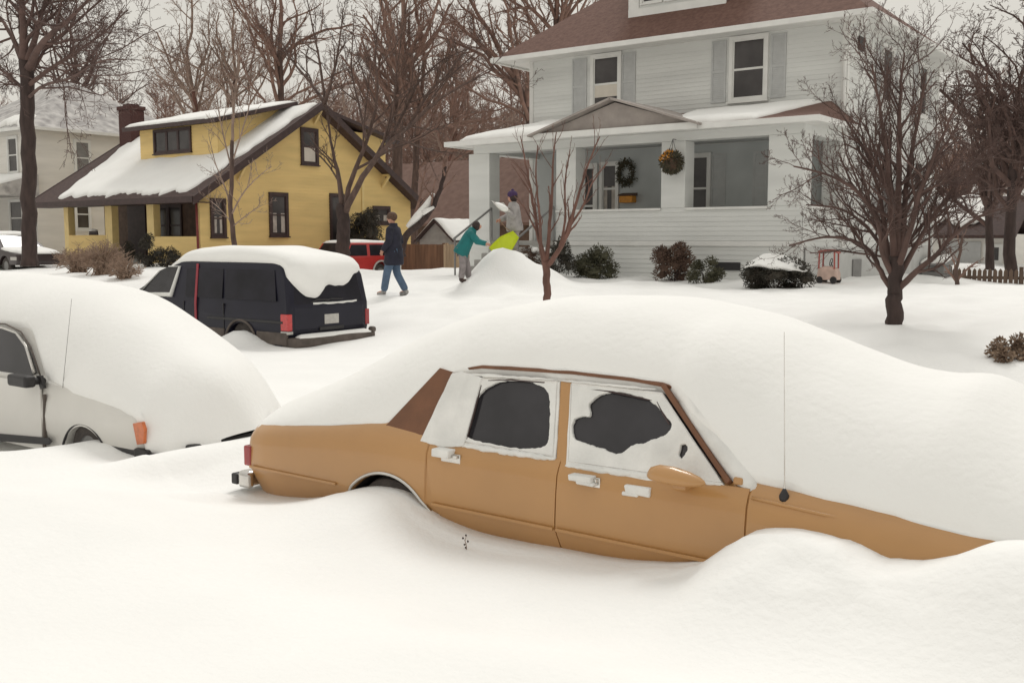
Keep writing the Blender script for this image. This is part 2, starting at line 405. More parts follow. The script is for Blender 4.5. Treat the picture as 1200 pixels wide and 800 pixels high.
# wheel arch lip (bright) and dark liner
for wx in (-4.35, -1.55):
    m = MB(); pts = [(wx+.425*math.cos(t), CY+side_y(.21+.425*math.sin(t))-.004, .21+.425*math.sin(t)) for t in [R_(4+172*k/30) for k in range(31)]]
    m.tube(pts, .011, 6); m.build('wheel_arch_trim', M['chrome'], car, smooth=True)
    m = MB(); n = 24
    m.loft([[(wx+.413*math.cos(math.pi*2*k/n), yy, .21+.413*math.sin(math.pi*2*k/n)) for k in range(n)] for yy in (CY+.035, CY+.262)], cap=False)
    m.prism([(wx+.413*math.cos(2*math.pi*k/n), CY+.262, .21+.413*math.sin(2*math.pi*k/n)) for k in range(n)], (0,.004,0))
    m.build('wheel_well', M['black'], car)
def wheel(car, wx, y0, wd, cz, r, rimmat, sgn=-1):
    """tyre with bead profile, rim as its sub-part; sgn=-1: outer face towards -Y"""
    n = 36; prof = [(.55,0),(.80,0),(.95,.02),(1,.06),(1,wd-.06),(.95,wd-.02),(.80,wd),(.55,wd)]
    m = MB(); secs = [[(wx+r*q*math.cos(2*math.pi*k/n), y0-sgn*(yy), cz+r*q*math.sin(2*math.pi*k/n)) for k in range(n)] for q, yy in prof]
    m.loft(secs, cap=False); w = m.build('wheel', M['rubber'], car, auto=40)
    m = MB(); secs = [[(wx+r*q*math.cos(2*math.pi*k/n), y0-sgn*yy, cz+r*q*math.sin(2*math.pi*k/n)) for k in range(n)] for q, yy in [(.60,.012),(.57,.004),(.52,.03),(.34,.035),(.30,.012),(.14,.0),(.02,.0)]]
    m.loft(secs, cap=True); m.build('rim', rimmat, w, auto=40)
    return w
for wx in (-4.35, -1.55):
    wheel(car, wx, CY+.028, .19, .285, .32, M['chrome'])
# door skins, flush with the quarter panels, with real gaps between them
def door_skin(x0, x1, z0, z1, rear_cut=None, off=0.0):
    m = MB(); nx_, nz_ = 24, 16; P = {}
    for j in range(nz_+1):
        z = z0+(z1-z0)*j/nz_
        for i in range(nx_+1):
            a = x0
            if rear_cut: a = max(x0, rear_cut(z))
            x = a+(x1-a)*i/nx_
            P[i, j] = len(m.v); m.v.append((x, CY+side_y(z)+off, z))
    nn = len(m.v)
    m.v += [(p[0], p[1]+.009, p[2]) for p in m.v]
    for j in range(nz_):
        for i in range(nx_):
            q = (P[i,j],P[i+1,j],P[i+1,j+1],P[i,j+1]); m.f.append(q); m.f.append(tuple(nn+k for k in reversed(q)))
    for j in range(nz_):
        for i in (0, nx_): m.f.append((P[i,j],P[i,j+1],nn+P[i,j+1],nn+P[i,j]))
    for i in range(nx_):
        for j in (0, nz_): m.f.append((P[i,j],P[i+1,j],nn+P[i+1,j],nn+P[i,j]))
    return m
def rcut(z): # rear edge of the rear door follows the wheel arch
    dz = z-.21
    e = -4.35+math.sqrt(max(0, .475**2-dz*dz)) if dz < .475 else -9
    return max(-4.012+.05*sstep(.8,.5,z), e)
trim_z = .505
for nm, (x0, x1), rc, hx, lab in (('door', (-4.012, -3.064), rcut, -3.90, None), ('door', (-3.056, -1.952), None, -2.93, None)):
    d = door_skin(x0, x1, .20, .885, rc).build(nm, M['tan'], car, auto=30)
    # body side moulding
    a = max(x0, rc(trim_z)) if rc else x0
    m = MB(); m.beam((a+.006, CY-.006, trim_z), (x1-.004, CY-.006, trim_z), .014, .018); m.build('moulding', M['tan'], d, bevel=.003)
    # door handle: recessed plate and pull bar
    hz = .80
    m = MB(); m.box(hx, hx+.15, CY+side_y(hz)-.004, CY+side_y(hz)+.008, hz-.028, hz+.028); m.box(hx+.012, hx+.138, CY+side_y(hz)-.022, CY+side_y(hz)-.004, hz+.004, hz+.024)
    m.build('handle', M['chrome'], d, bevel=.004)
for (a, b) in ((-5.66, -4.79), (-1.93, -.98)):
    m = MB(); m.beam((a, CY-.006, trim_z), (b, CY-.006, trim_z), .014, .018); m.build('moulding', M['tan'], car, bevel=.003)
# upper character line along the fender and quarter
m = MB(); m.tube([(x, CY+.050, deck(x)-.098) for x in [-5.68+.1*k for k in range(17)]], .008, 6); m.build('crease_line', M['tan'], car, smooth=True)
m = MB(); m.tube([(x, CY+.041+.022*sstep(-1.62,-1.38,x), deck(x)-.062) for x in [-1.93+.09*k for k in range(13)]], .009, 6)
m.build('crease_line', M['tan'], car, smooth=True)
# tail lamp wrapping the corner, bumper with black end cap
m = MB(); m.box(-5.738, -5.66, CY+.002, CY+.40, .50, .645); m.build('tail_light', M['redlens'], car, bevel=.012)
m = MB(); m.box(-5.738, -5.66, CY+CWID-.40, CY+CWID-.002, .50, .645); m.build('tail_light', M['redlens'], car, bevel=.012)
m = MB(); m.box(-5.84, -5.72, CY+.03, CY+CWID-.03, .335, .445); m.box(-5.80,-5.68,CY-.006,CY+.05,.335,.445); b_ = m.build('bumper', M['chrome'], car, bevel=.02)
m = MB(); m.box(-5.885, -5.82, CY+.002, CY+.14, .345, .425); m.build('bumper_pad', M['black'], b_, bevel=.012)
# ---- greenhouse: side plane leans in
G0 = Vector((0, CY+.085, .915)); G1z = 1.345; LEAN = .16/(G1z-.915)
gn = Vector((0, -1, -LEAN)).normalized()   # outward normal has -Y; leaning in means it also faces up
gn = Vector((0, -1, LEAN)).normalized()
def gp(px, py, off=0.0): return atP(px, py, G0, gn)+gn*off
def gy(z): return CY+.085+(z-.915)*LEAN
# solid inner cabin (dark) just behind the glass
roofx = [(-3.90,1.335),(-3.6,1.372),(-3.1,1.385),(-2.6,1.372),(-2.36,1.335)]
def cab_section(x):
    zt = interp([(-4.36,.95),(-3.90,1.335),(-3.6,1.360),(-3.1,1.368),(-2.6,1.358),(-2.36,1.335),(-1.98,.92)], x)
    zt = max(zt, .90); y0 = gy(.88)+.03; y1 = gy(zt)+.03; W2 = 2*CY+CWID
    return [(x,y0,.88),(x,y1,zt),(x,y1+.12,zt+.018*(1 if zt>1.3 else 0)),(x,W2-y1-.12,zt+.018*(1 if zt>1.3 else 0)),(x,W2-y1,zt),(x,W2-y0,.88)]
m = MB(); m.loft([cab_section(x) for x in (-4.36,-4.15,-3.90,-3.6,-3.1,-2.6,-2.36,-2.15,-1.98)]); m.build('cabin', M['black'], car)
# vinyl roof skin: overhanging the drip rail, and C pillars
m = MB(); secs = []
W2 = 2*CY+CWID
for x, zt in [(-3.93,1.285),(-3.89,1.322),(-3.75,1.345),(-3.1,1.362),(-2.7,1.354),(-2.46,1.335),(-2.41,1.312)]:
    y1 = gy(1.345)-.018+ (0 if zt > 1.33 else .01)
    s1 = [(x,y1,zt-.022),(x,y1-.004,zt-.008),(x,y1+.03,zt+.010),(x,y1+.2,zt+.035),(x,W2-y1-.2,zt+.035),(x,W2-y1-.03,zt+.010),(x,W2-y1+.004,zt-.008),(x,W2-y1,zt-.022)]
    secs.append(s1)
m.loft(secs); m.build('roof', M['vinyl'], car, auto=35)
def gpoly(pts, th=.012, off=0.0):
    return [gp(px,py,off) for px,py in pts]
m = MB(); m.prism(gpoly([(452,499),(463,508),(494,517),(500,512),(538,438),(516,431)], off=.006), gn*-.03); m.build('pillar', M['vinyl'], car, bevel=.004)
# mirrored far pillar
def mir(v): return Vector((v.x, W2-v.y, v.z))
m = MB(); m.prism([mir(p) for p in gpoly([(452,499),(463,508),(494,517),(500,512),(538,438),(516,431)], off=.006)], Vector((0,-.03,0))); m.build('pillar', M['vinyl'], car, bevel=.004)
# A pillar, B pillar, window frames
m = MB()
ap = [gp(779,452,.008), gp(856,566,.008)]
m.beam(ap[0], ap[1], .026, .05, up=gn); m.build('pillar', M['vinyl'], car, bevel=.006)
m = MB(); m.prism(gpoly([(653,541),(668,543),(672,449),(658,447)], off=.010), gn*-.03); m.build('pillar', M['tan'], car, bevel=.003)
m = MB(); m.prism(gpoly([(496,517),(545,522),(566,444),(540,439),(528,447)], off=.004), gn*-.02); m.build('pillar', M['tan'], car, bevel=.003)
def loopframe(name, pts, w, matn, off=.012, parent=car):
    m = MB(); q = gpoly(pts, off=off)
    m.tube(q+[q[0]], w, 6); return m.build(name, M[matn], parent)
rearw = [(563,444),(545,518),(650,535),(655,448)]
frontw = [(672,450),(668,541),(848,566),(777,462)]
for pts in (rearw, frontw):
    m = MB(); m.prism(gpoly(pts, off=-.004), gn*-.006); w = m.build('side_window', M['glass'], car)
    loopframe('window_frame', pts, .009, 'chrome', parent=w)
# windshield and back glass (mostly under the snow)
m = MB(); m.prism([(-2.37,gy(1.33)+.06,1.335),(-2.37,W2-gy(1.33)-.06,1.335),(-1.97,W2-gy(.92)-.05,.925),(-1.97,gy(.92)+.05,.925)], (.012,0,.01)); m.build('windshield', M['glass'], car)
m = MB(); m.prism([(-3.92,gy(1.33)+.12,1.33),(-3.92,W2-gy(1.33)-.12,1.33),(-4.37,W2-gy(.92)-.15,.955),(-4.37,gy(.92)+.15,.955)], (-.012,0,.01)); m.build('rear_window', M['glass'], car)
# door mirror: rounded tan shell on a stalk
mp_ = atY(795,560,CY-.06)
m = MB(); secs = []
for t, sc in [(0,.25),(.06,.62),(.2,.9),(.45,1.0),(.7,.92),(.88,.66),(.97,.35),(1,.12)]:
    cx = mp_.x-.155+.315*t; n = 14; ring = []
    for k in range(n):
        a = 2*math.pi*k/n; ca, sa = math.cos(a), math.sin(a)
        rz = .066 if sa > 0 else .030
        ring.append((cx, CY-.09+.055*sc*ca, mp_.z+rz*sc*sa*(1.15-.5*t if sa > 0 else 1)))
    secs.append(ring)
m.loft(secs); mm = m.build('side_mirror', M['tan'], car, smooth=True)
m = MB(); m.box(mp_.x-.03, mp_.x+.045, CY-.07, CY+.05, mp_.z-.058, mp_.z-.012); m.build('mirror_foot', M['tan'], mm, bevel=.01)
m = MB(); m.box(mp_.x+.235, mp_.x+.285, CY+.06, CY+.12, .895, .932); m.build('cowl_tab', M['tan'], car, bevel=.01)
# fender antenna
ab = atY(919,583,CY+.075); at_ = atY(919,389,CY+.075)
m = MB(); m.tube([ab+Vector((0,0,-.03)), ab+Vector((0,0,.012)), ab+Vector((0,0,.03)), ab+Vector((0,0,.045))], [.026,.024,.015,.007], 10); an = m.build('antenna', M['black'], car, smooth=True)
m = MB(); m.tube([ab+Vector((0,0,.04)), ab+Vector((0,0,.085)), at_], [.005,.0028,.0017], 6); m.build('mast', M['chrome'], an)
# dark weatherstrips along the window tops and the rear guide rail
for pts in ([(574,446.5),(600,445.5),(640,449)],[(688,456),(720,460),(766,470)],[(549,515),(556,490),(566,452)],[(769,466),(779,486),(786,498)]):
    m = MB(); m.tube([gp(a_, b_, .016) for a_, b_ in pts], [.003,.006,.004] if len(pts) == 3 else .005, 6); m.build('weatherstrip', M['brown_trim'], car)
# ---- frost on the side glass: plates with ragged holes where the glass shows
def frost(outer, holes, off, th, parent, name='frost'):
    cu = bpy.data.curves.new(name, 'CURVE'); cu.dimensions = '2D'; cu.fill_mode = 'BOTH'
    ux = Vector((1,0,0)); uy = gn.cross(ux).normalized();
    if uy.z < 0: uy = -uy
    o0 = G0.copy(); o0.x = -3.0
    for li, pts in enumerate([outer]+holes):
        q = []
        for px, py in pts:
            p = gp(px, py)-o0; q.append((p.dot(ux), p.dot(uy)))
        # smooth closed resample with small raggedness
        n = len(q); rs = []
        for i in range(n):
            p0,p1,p2,p3 = (Vector(q[(i+k-1)%n]) for k in range(4))
            K = 12 if li else 8
            for s_ in range(K):
                t = s_/K
                if li: v = .5*((2*p1)+(p2-p0)*t+(2*p0-5*p1+4*p2-p3)*t*t+(3*p1-p0-3*p2+p3)*t**3)
                else: v = p1*(1-t)+p2*t
                j = .004 if li else .003
                v = v+Vector((nz(v.x,v.y,li,28),nz(v.x,v.y,li+4,28)))*j*1.5+Vector((nz(v.x,v.y,li+9,75),nz(v.x,v.y,li+13,75)))*j*.9
                rs.append(v)
        sp = cu.splines.new('POLY'); sp.points.add(len(rs)-1); sp.use_cyclic_u = True
        for k, v in enumerate(rs): sp.points[k].co = (v.x, v.y, 0, 1)
    cu.extrude = th/2; cu.bevel_depth = th*.45; cu.bevel_resolution = 2
    co = bpy.data.objects.new(name, cu); COL.objects.link(co)
    nv_ = ux.cross(uy)
    Mx = Matrix((ux, uy, nv_)).transposed().to_4x4()
    dg = bpy.context.evaluated_depsgraph_get(); dg.update()
    me = bpy.data.meshes.new_from_object(co.evaluated_get(dg)); bpy.data.objects.remove(co)
    po = Vector((0,0,0)); qq = parent
    while qq is not None: po += qq.location; qq = qq.parent
    for v in me.vertices: v.co = o0+Mx@v.co+gn*off-po
    me.materials.clear(); me.materials.append(M['frost']); me.shade_smooth(); me.set_sharp_from_angle(angle=R_(50))
    ob = bpy.data.objects.new(name, me); COL.objects.link(ob); ob.parent = parent
    return ob
wins = [o for o in car.children if o.name.startswith('side_window')]
frost([(561,445),(543,520),(612,530),(652,537),(657,449)], [[(566,460),(585,449),(612,446),(634,452),(645,463),(646,485),(645,512),(638,524),(610,526),(575,520),(551,513),(546,503),(552,482)]], .006, .012, wins[0])
frost([(671,451),(666,545),(760,562),(848,567),(776,463)], [[(673,492),(682,487),(692,487),(691,474),(703,463),(722,459),(745,462),(768,472),(782,487),(790,497),(783,510),(766,517),(758,521),(744,523),(733,531),(722,533),(708,527),(690,522),(675,516),(671,505)],[(798,521),(804,519),(808,526),(804,535),(799,539),(796,532)]], .006, .014, wins[1])
frost([(496,516),(522,524),(545,522),(566,444),(543,438),(532,440)], [], .012, .014, car, 'frost')
# snow ledges hanging from the window sills, and on the mirror side
m = MB()
def clump(px, py, w, h, d=.05, seed=0):
    p = atY(px, py, CY+.02); m.ell((p.x, CY+.02, p.z), (w, d, h), 14, 8, .10, seed)
def roll(p0, p1, r, n, seed, off=.012):
    pts = []; rr = []
    for k in range(n+1):
        t = k/n; p = gp(p0[0]+(p1[0]-p0[0])*t, p0[1]+(p1[1]-p0[1])*t, off); q = nz(k*.9,seed,1,.6)
        pts.append((p.x, p.y+.004*q, p.z+.35*r*q)); rr.append(r*(1+.45*nz(k,seed,5,.45))*min(1,.35+3*min(t,1-t)))
    m.tube(pts, rr, 10)
roll((541,522),(652,538),.018,40,3); roll((664,546),(846,568),.017,50,8)
hcs = []
for grp in ([(521,530,.13,.040,-.030)],[(684,559,.15,.036,-.030),(690,565,.11,.018,-.028)],[(748,574,.15,.05,.004),(738,579,.10,.02,.006)]):
    hc = MB()
    for px, py, w_, h_, y_ in grp:
        p = atY(px, py, CY+.02); hc.box(p.x-w_/2,p.x+w_/2,CY+y_,CY+.05,p.z-h_/2,p.z+h_/2)
    hcs.append(hc)
# packed snow strip along the drip rail
roll((532,438),(655,446),.010,50,12,.014); roll((655,446),(770,457),.008,40,19,.014)
q0 = gp(793,455,-.03); q1 = gp(884,580,-.035); m.tube([q0+(q1-q0)*(k/8)+Vector((.012*nz(k,3),0,.012*nz(k,5))) for k in range(9)], [.03,.05,.06,.06,.065,.065,.06,.05,.03], 12)
SN = thing('snow_blanket', (-3.3, 5.4, .9), 'thick rounded snow drift heaped over roof, trunk and hood of tan sedan', 'snow')
m.build('snow_ledge', M['frost'], SN, smooth=True)
for hc in hcs:
    hc = hc.build('snow_clump', M['frost'], SN, bevel=.009, seg=3, smooth=True)
    for v in hc.data.vertices: v.co += Vector((nz(v.co.x,v.co.z,1,22),0,nz(v.co.x,v.co.z,5,22)))*.010
# ---- heaped snow on the sedan
SIL = [atY(px,py,5.5) for px,py in [(300,492),(340,478),(390,454),(430,434),(470,412),(500,394),(530,380),(560,368),(600,359),(640,352),(680,347.5),(720,346),(760,347.5),(800,351),(850,359),(900,371),(950,388),(1000,408),(1060,429),(1110,437),(1160,440)]]
SIL = [(p.x,p.z) for p in SIL]+[(-.82,1.285),(-.60,1.22),(-.35,1.08),(-.10,.86),(.10,.60),(.35,.30)]
def near_edge(x):
    y = interp([(-5.76,4.68),(-5.70,4.60),(-5.3,4.59),(-4.42,4.60),(-3.93,4.73),(-2.50,4.735),(-2.34,4.66),(-2.01,4.605),(-1.2,4.60),(-.85,4.60),(-.70,4.595),(-.5,4.5),(0,4.45)], x)
    z = interp([(-5.76,.70),(-5.70,.765),(-5.3,.825),(-4.9,.872),(-4.40,.940),(-3.93,1.31),(-3.6,1.352),(-3.1,1.366),(-2.6,1.354),(-2.40,1.325),(-2.30,1.26),(-2.00,.94),(-1.7,.89),(-1.2,.85),(-.8,.81),(-.68,.79),(-.5,.74),(-.2,.66),(.05,.45),(.35,.25)], x)
    return y, z
def top_y(x, y):
    yE, zB = near_edge(x); zT = sinterp(SIL, x); wd = interp([(-5.7,1.25),(-4.8,1.15),(-4,.78),(-2.4,.75),(-1.8,1.0),(-.5,1.05)], x)
    yF = 6.30; d = y-yE; e = yF-y
    s = max(0, min(1, d/wd)); prof = (1-(1-s)**2.4)**.72
    s2 = max(0, min(1, e/.7)); prof2 = (1-(1-s2)**2.2)**.6
    z = zB+(zT-zB)*prof
    zfar = min(.5, zB-.05)
    z = zfar+(z-zfar)*prof2
    z += .022*nz(x,y,2,1.3)*s+.010*nz(x,y,8,4)*min(1,s*3)
    return z
m = MB(); nu, nv = 150, 64; w = nu+1
X0, X1 = -5.73, .35
for j in range(nv+1):
    for i in range(w):
        x = X0+(X1-X0)*i/nu; yE, zB = near_edge(x); v = j/nv; v = v**1.6
        y = yE+(6.30-yE)*v
        y += .012*nz(x*3,1,4,2)*(1-v)**8
        m.v.append((x, y, top_y(x, y)))
for j in range(nv):
    for i in range(nu): m.f.append((j*w+i,j*w+i+1,(j+1)*w+i+1,(j+1)*w+i))
# skirts so the drift is a closed heap
o = len(m.v); m.v += [(m.v[i][0], m.v[i][1]+.02, m.v[i][2]-.10) for i in range(w)]
for i in range(nu): m.f.append((i+1,i,o+i,o+i+1))
o = len(m.v); m.v += [(X0+.0, m.v[j*w][1], .45) for j in range(nv+1)]
for j in range(nv): m.f.append((j*w,(j+1)*w,o+j+1,o+j))
m.build('snow_heap', M['snow_fine'], SN, smooth=True, fix=False)

# ================================================================== WHITE SEDAN
WY = 4.6
wc = thing('white_sedan', (-9.1, 5.4, .1), 'white sedan with amber side marker nearly swallowed by snow behind the tan sedan', 'car')
def wdeck(x): return sinterp([(-11.6,.86),(-11.3,.92),(-10.6,.93),(-9.6,.88),(-8.7,.88),(-8.3,.84),(-7.6,.76),(-7.2,.70),(-7.05,.66)], x)
def wsec(x):
    top = wdeck(x); end = 0
    if x > -7.35: end = .16*((x+7.35)/.4)**2
    half = []
    for z in [.18,.28,.42,.54,.66]:
        half.append((interp([(.18,.09),(.28,.045),(.42,.01),(.54,0),(.66,.012)], z)+end, min(z, top-.06+.02*(z-.5))))
    half += [(.05+end, top-.035),(.09+end, top-.008),(.15+end, top),(.5+end*.5, top+.02)]
    bk = lambda y: x-.85*sstep(.20,1.0,y/1.7)*sstep(-9.2,-7.0,x)   # the nose rounds away on its far corner
    return [(bk(y), WY+y, z) for y, z in half]+[(bk(1.7-y), WY+1.7-y, z) for y, z in reversed(half)]
mb = MB(); mb.loft([wsec(x) for x in (-11.55,-11.3,-10.9,-10.2,-9.6,-8.9,-8.3,-7.9,-7.5,-7.3,-7.15,-7.03,-6.97)])
wb = mb.build('body', M['wpaint'], wc); cut(wb, [cyl_mb(-8.0, WY-.1, WY+.25, .14, .37), cyl_mb(-10.5, WY-.1, WY+.25, .16, .36)])
wb.data.shade_smooth(); wb.data.set_sharp_from_angle(angle=R_(28))
for wx in (-8.0, -10.5):
    m = MB(); n = 24
    m.loft([[(wx+.368*math.cos(math.pi*2*k/n), yy, .15+.368*math.sin(math.pi*2*k/n)) for k in range(n)] for yy in (WY+.04, WY+.252)], cap=False)
    m.prism([(wx+.368*math.cos(2*math.pi*k/n), WY+.252, .15+.368*math.sin(2*math.pi*k/n)) for k in range(n)], (0,.004,0)); m.build('wheel_well', M['black'], wc)
    m = MB(); m.tube([(wx+.376*math.cos(t), WY+.012, .15+.376*math.sin(t)) for t in [R_(6+168*k/24) for k in range(25)]], .012, 6); m.build('wheel_arch_trim', M['black'], wc, smooth=True)
    wheel(wc, wx, WY+.05, .18, .26, .30, M['metal_grey'])
# black lower valance and bumper
m = MB(); m.box(-7.62,-6.98,WY+.012,WY+.05,.30,.40); m.box(-7.25,-7.07,WY-.006,WY+.19,.31,.42); m.prism([(-6.88,WY+.22,.36),(-6.82,WY+.22,.36),(-6.86,WY+.9,.36),(-7.1,WY+1.5,.36),(-7.2,WY+1.5,.36),(-6.93,WY+.9,.36)],(0,0,.095)); m.build('bumper', M['black'], wc, bevel=.02)
a_ = [atY(px,py,WY-.012) for px,py in [(155,496),(166,494),(169,503),(168,520),(160,521)]]
m = MB(); m.prism(a_, (0,.03,0)); m.build('marker_light', M['amber'], wc, bevel=.006)
m = MB(); m.prism([atY(px,py,WY-.004) for px,py in [(50,462),(52,462),(52,524),(50,524)]], (0,.02,0)); m.build('door_seam', M['clad'], wc)
# door with its dark side strip
dsk = MB(); dsk.prism([(-9.72,WY-.006,.22),(-8.665,WY-.006,.22),(-8.665,WY+.0,.82),(-9.72,WY+.0,.82)], (0,.02,0)); dd = dsk.build('door', M['wpaint'], wc, bevel=.006)
sp_ = [atY(px,py,WY-.02) for px,py in [(-60,503),(56,513),(60,517),(56,521),(-60,512)]]
m = MB(); m.prism(sp_, (0,.016,0)); m.build('moulding', M['black'], dd, bevel=.003)
# cabin: dark solid, frame and mirror
WG0 = Vector((0, WY+.07, .86)); wgn = Vector((0,-1,.32)).normalized()
def wg(px, py, off=0): return atP(px, py, WG0, wgn)+wgn*off
m = MB(); W3 = 2*WY+1.7
m.loft([[(x,WY+.10,.84),(x,WY+.12+.32*(zt-.86),zt),(x,W3-WY-.12-.32*(zt-.86),zt),(x,W3-WY-.10,.84)] for x,zt in ((-11.2,.90),(-10.6,1.28),(-10.2,1.33),(-9.4,1.33),(-9.2,1.30),(-8.75,.88))]); m.build('cabin', M['wpaint'], wc)
m = MB(); m.prism([wg(px,py,.0) for px,py in [(-70,380),(8,385),(22,392),(34,412),(42,437),(36,440),(-70,440)]], wgn*-.012); w = m.build('side_window', M['glass'], wc)
m = MB(); m.tube([wg(px,py,.008) for px,py in [(-70,379),(4,384),(20,390),(31,405),(41,437)]], .014, 6); m.build('window_frame', M['chrome'], w, smooth=True)
m = MB(); m.tube([wg(px,py,.012) for px,py in [(-70,375),(8,380),(26,389),(37,406),(49,441)]], .008, 6); m.build('window_seal', M['clad'], w, smooth=True)
q = atY(28,447,WY-.10)
m = MB(); m.box(q.x-.19,q.x+.125,WY-.16,WY-.05,q.z-.045,q.z+.06); m.box(q.x+.0,q.x+.10,WY-.08,WY+.06,q.z-.03,q.z+.03); m.build('side_mirror', M['black'], wc, bevel=.025, seg=3)
m = MB(); m.prism([atY(px,py,WY-.01) for px,py in [(42,440),(47,440),(51,455),(47,456)]], (0,.03,0)); m.build('mirror_gusset', M['black'], wc, bevel=.003)
ab = atY(72,468,WY+.05); at_ = atY(84,350,WY+.05)
m = MB(); m.ell(tuple(ab), (.022,.02,.038), 10, 6); an = m.build('antenna', M['black'], wc, smooth=True)
m = MB(); m.tube([ab, at_], [.003,.0018], 6); m.build('mast', M['metal_grey'], an)
# snow heaped on it
WS = [atY(px,py,5.5) for px,py in [(-200,318),(-60,318),(0,320),(60,325),(120,336),(150,345),(170,354),(220,380),(260,405),(300,429),(318,442)]]
WS = [(p.x,p.z) for p in WS]
WX1 = -6.78
def wtop(x, y):
    yE = interp([(-11.5,4.80),(-10.4,4.84),(-9.2,4.84),(-8.7,4.68),(-8.2,4.635),(-7.5,4.64),(-7.25,4.625),(-7.12,4.605),(-6.95,4.70),(-6.85,4.87),(-6.78,5.1)], x)
    zB = interp([(-11.5,.9),(-10.6,1.28),(-9.3,1.32),(-8.70,.90),(-8.3,.845),(-7.6,.765),(-7.25,.69),(-7.15,.655),(-7.11,.47),(-6.7,.46)], x)
    zT = sinterp(WS, x) if x < -7.62 else interp([(-7.62, sinterp(WS,-7.62)),(-7.2,1.14),(-7.0,1.05),(-6.9,.96),(-6.82,.80),(-6.78,.5)], x)
    return yE, zB, zT
m = MB(); nu, nv = 120, 50; w = nu+1; X0 = -11.5
for j in range(nv+1):
    for i in range(w):
        u = i/nu; x = X0+(WX1-X0)*(1-(1-u)**1.5); yE, zB, zT = wtop(x, 0); v = (j/nv)**1.5; yF = 6.42
        y = yE+(yF-yE)*v; s = min(1, (y-yE)/.85); e = min(1, (yF-y)/.7)
        z = zB+(zT-zB)*(1-(1-s)**2.4)**.72; z = .4+(z-.4)*(1-(1-e)**2.2)**.6
        z += .02*nz(x,y,1,1.4)*s
        m.v.append((x,y,z))
for it in range(24):
    src_ = list(m.v)
    for j in range(3, nv):
        k_ = min(1, j/16)
        for i in range(1, nu):
            a_ = src_[j*w+i-1]; b_ = src_[j*w+i]; c_ = src_[j*w+i+1]; t_ = (b_[0]-a_[0])/(c_[0]-a_[0])
            zz = a_[2]+(c_[2]-a_[2])*t_; yy = a_[1]+(c_[1]-a_[1])*t_
            m.v[j*w+i] = (b_[0], b_[1]+(yy-b_[1])*.5*k_, b_[2]+(zz-b_[2])*.5*k_)
for j in range(nv+1):
    f_ = .72*sstep(.22,1.0,(j/nv)**1.5)
    for i in range(w):
        b_ = m.v[j*w+i]; m.v[j*w+i] = (b_[0]-f_*sstep(-9.4,-6.78,b_[0]), b_[1], b_[2])
for j in range(nv):
    for i in range(nu): m.f.append((j*w+i,j*w+i+1,(j+1)*w+i+1,(j+1)*w+i))
o = len(m.v); m.v += [(m.v[i][0], m.v[i][1]+.02, m.v[i][2]-.12) for i in range(w)]
for i in range(nu): m.f.append((i+1,i,o+i,o+i+1))
tag(m.build('snow_blanket', M['snow_fine'], smooth=True, fix=False), 'smooth snow drift sloping down over hood of half hidden white sedan', 'snow')
# ================================================================== PARKED VEHICLES ACROSS THE STREET
def box_vehicle(root, prof, y0, wid, tumble_z, lean, matn, bevel=.05, name='body', arches=(), clear=0):
    """side profile (x,z) extruded across the width, leaning in above tumble_z"""
    m = MB(); ys_ = [0, .04, wid-.04, wid]; secs = []
    for k, yy in enumerate(ys_):
        ins = .03 if k in (0, 3) else 0; cx = sum(p[0] for p in prof)/len(prof); cz = sum(p[1] for p in prof)/len(prof); ring = []
        for x, z in prof:
            dy = max(0, z-tumble_z)*lean
            y = yy+dy if yy < wid/2 else yy-dy
            ring.append((x+(cx-x)*ins*.5, y0+y, z+(cz-z)*ins*.6))
        secs.append(ring)
    m.loft(secs); b = m.build(name, M[matn], root, bevel=bevel, seg=3)
    if arches: cut(b, [cyl_mb(ax, y0-.2, y0+.28, az, ar) for ax, az, ar in arches]+[cyl_mb(ax, y0+wid-.28, y0+wid+.2, az, ar) for ax, az, ar in arches])
    b.data.shade_smooth(); b.data.set_sharp_from_angle(angle=R_(32))
    return b
def side_quad(y0, tumble_z, lean, pts, off, th):
    m = MB(); n = Vector((0,-1,lean)).normalized()
    P = [Vector((x, y0+max(0,z-tumble_z)*lean, z))+n*off for x, z in pts]
    m.prism(P, n*-th); return m
# ---- dark minivan
VY = 10.7
van = thing('minivan', (-14.6, 11.6, .2), 'dark navy minivan with snow piled on its roof and rear window across the street', 'van')
vprof = [(-12.50,.42),(-12.44,.62),(-12.44,1.02),(-12.52,1.50),(-12.62,1.66),(-12.8,1.72),(-15.25,1.72),(-15.5,1.66),(-16.75,1.10),(-17.3,.98),(-17.5,.80),(-17.5,.42),(-17.35,.30),(-12.6,.32)]
vb = box_vehicle(van, vprof, VY, 1.82, 1.0, .11, 'navy', .045, arches=[(-13.62,.34,.38),(-16.5,.34,.38)])
for wx in (-13.62,-16.5):
    wheel(van, wx, VY+.06, .2, .42, .32, M['metal_grey'])
    m = MB(); m.tube([(wx+.40*math.cos(t), VY-.006, .36+.40*math.sin(t)) for t in [R_(2+176*k/20) for k in range(21)]], .022, 6); m.build('wheel_arch_trim', M['clad'], van, smooth=True)
# rocker cladding
m = MB(); m.box(-16.05,-14.04,VY-.02,VY+.03,.36,.60); m.box(-13.20,-12.46,VY-.02,VY+.03,.40,.60); m.build('cladding', M['clad'], van, bevel=.015)
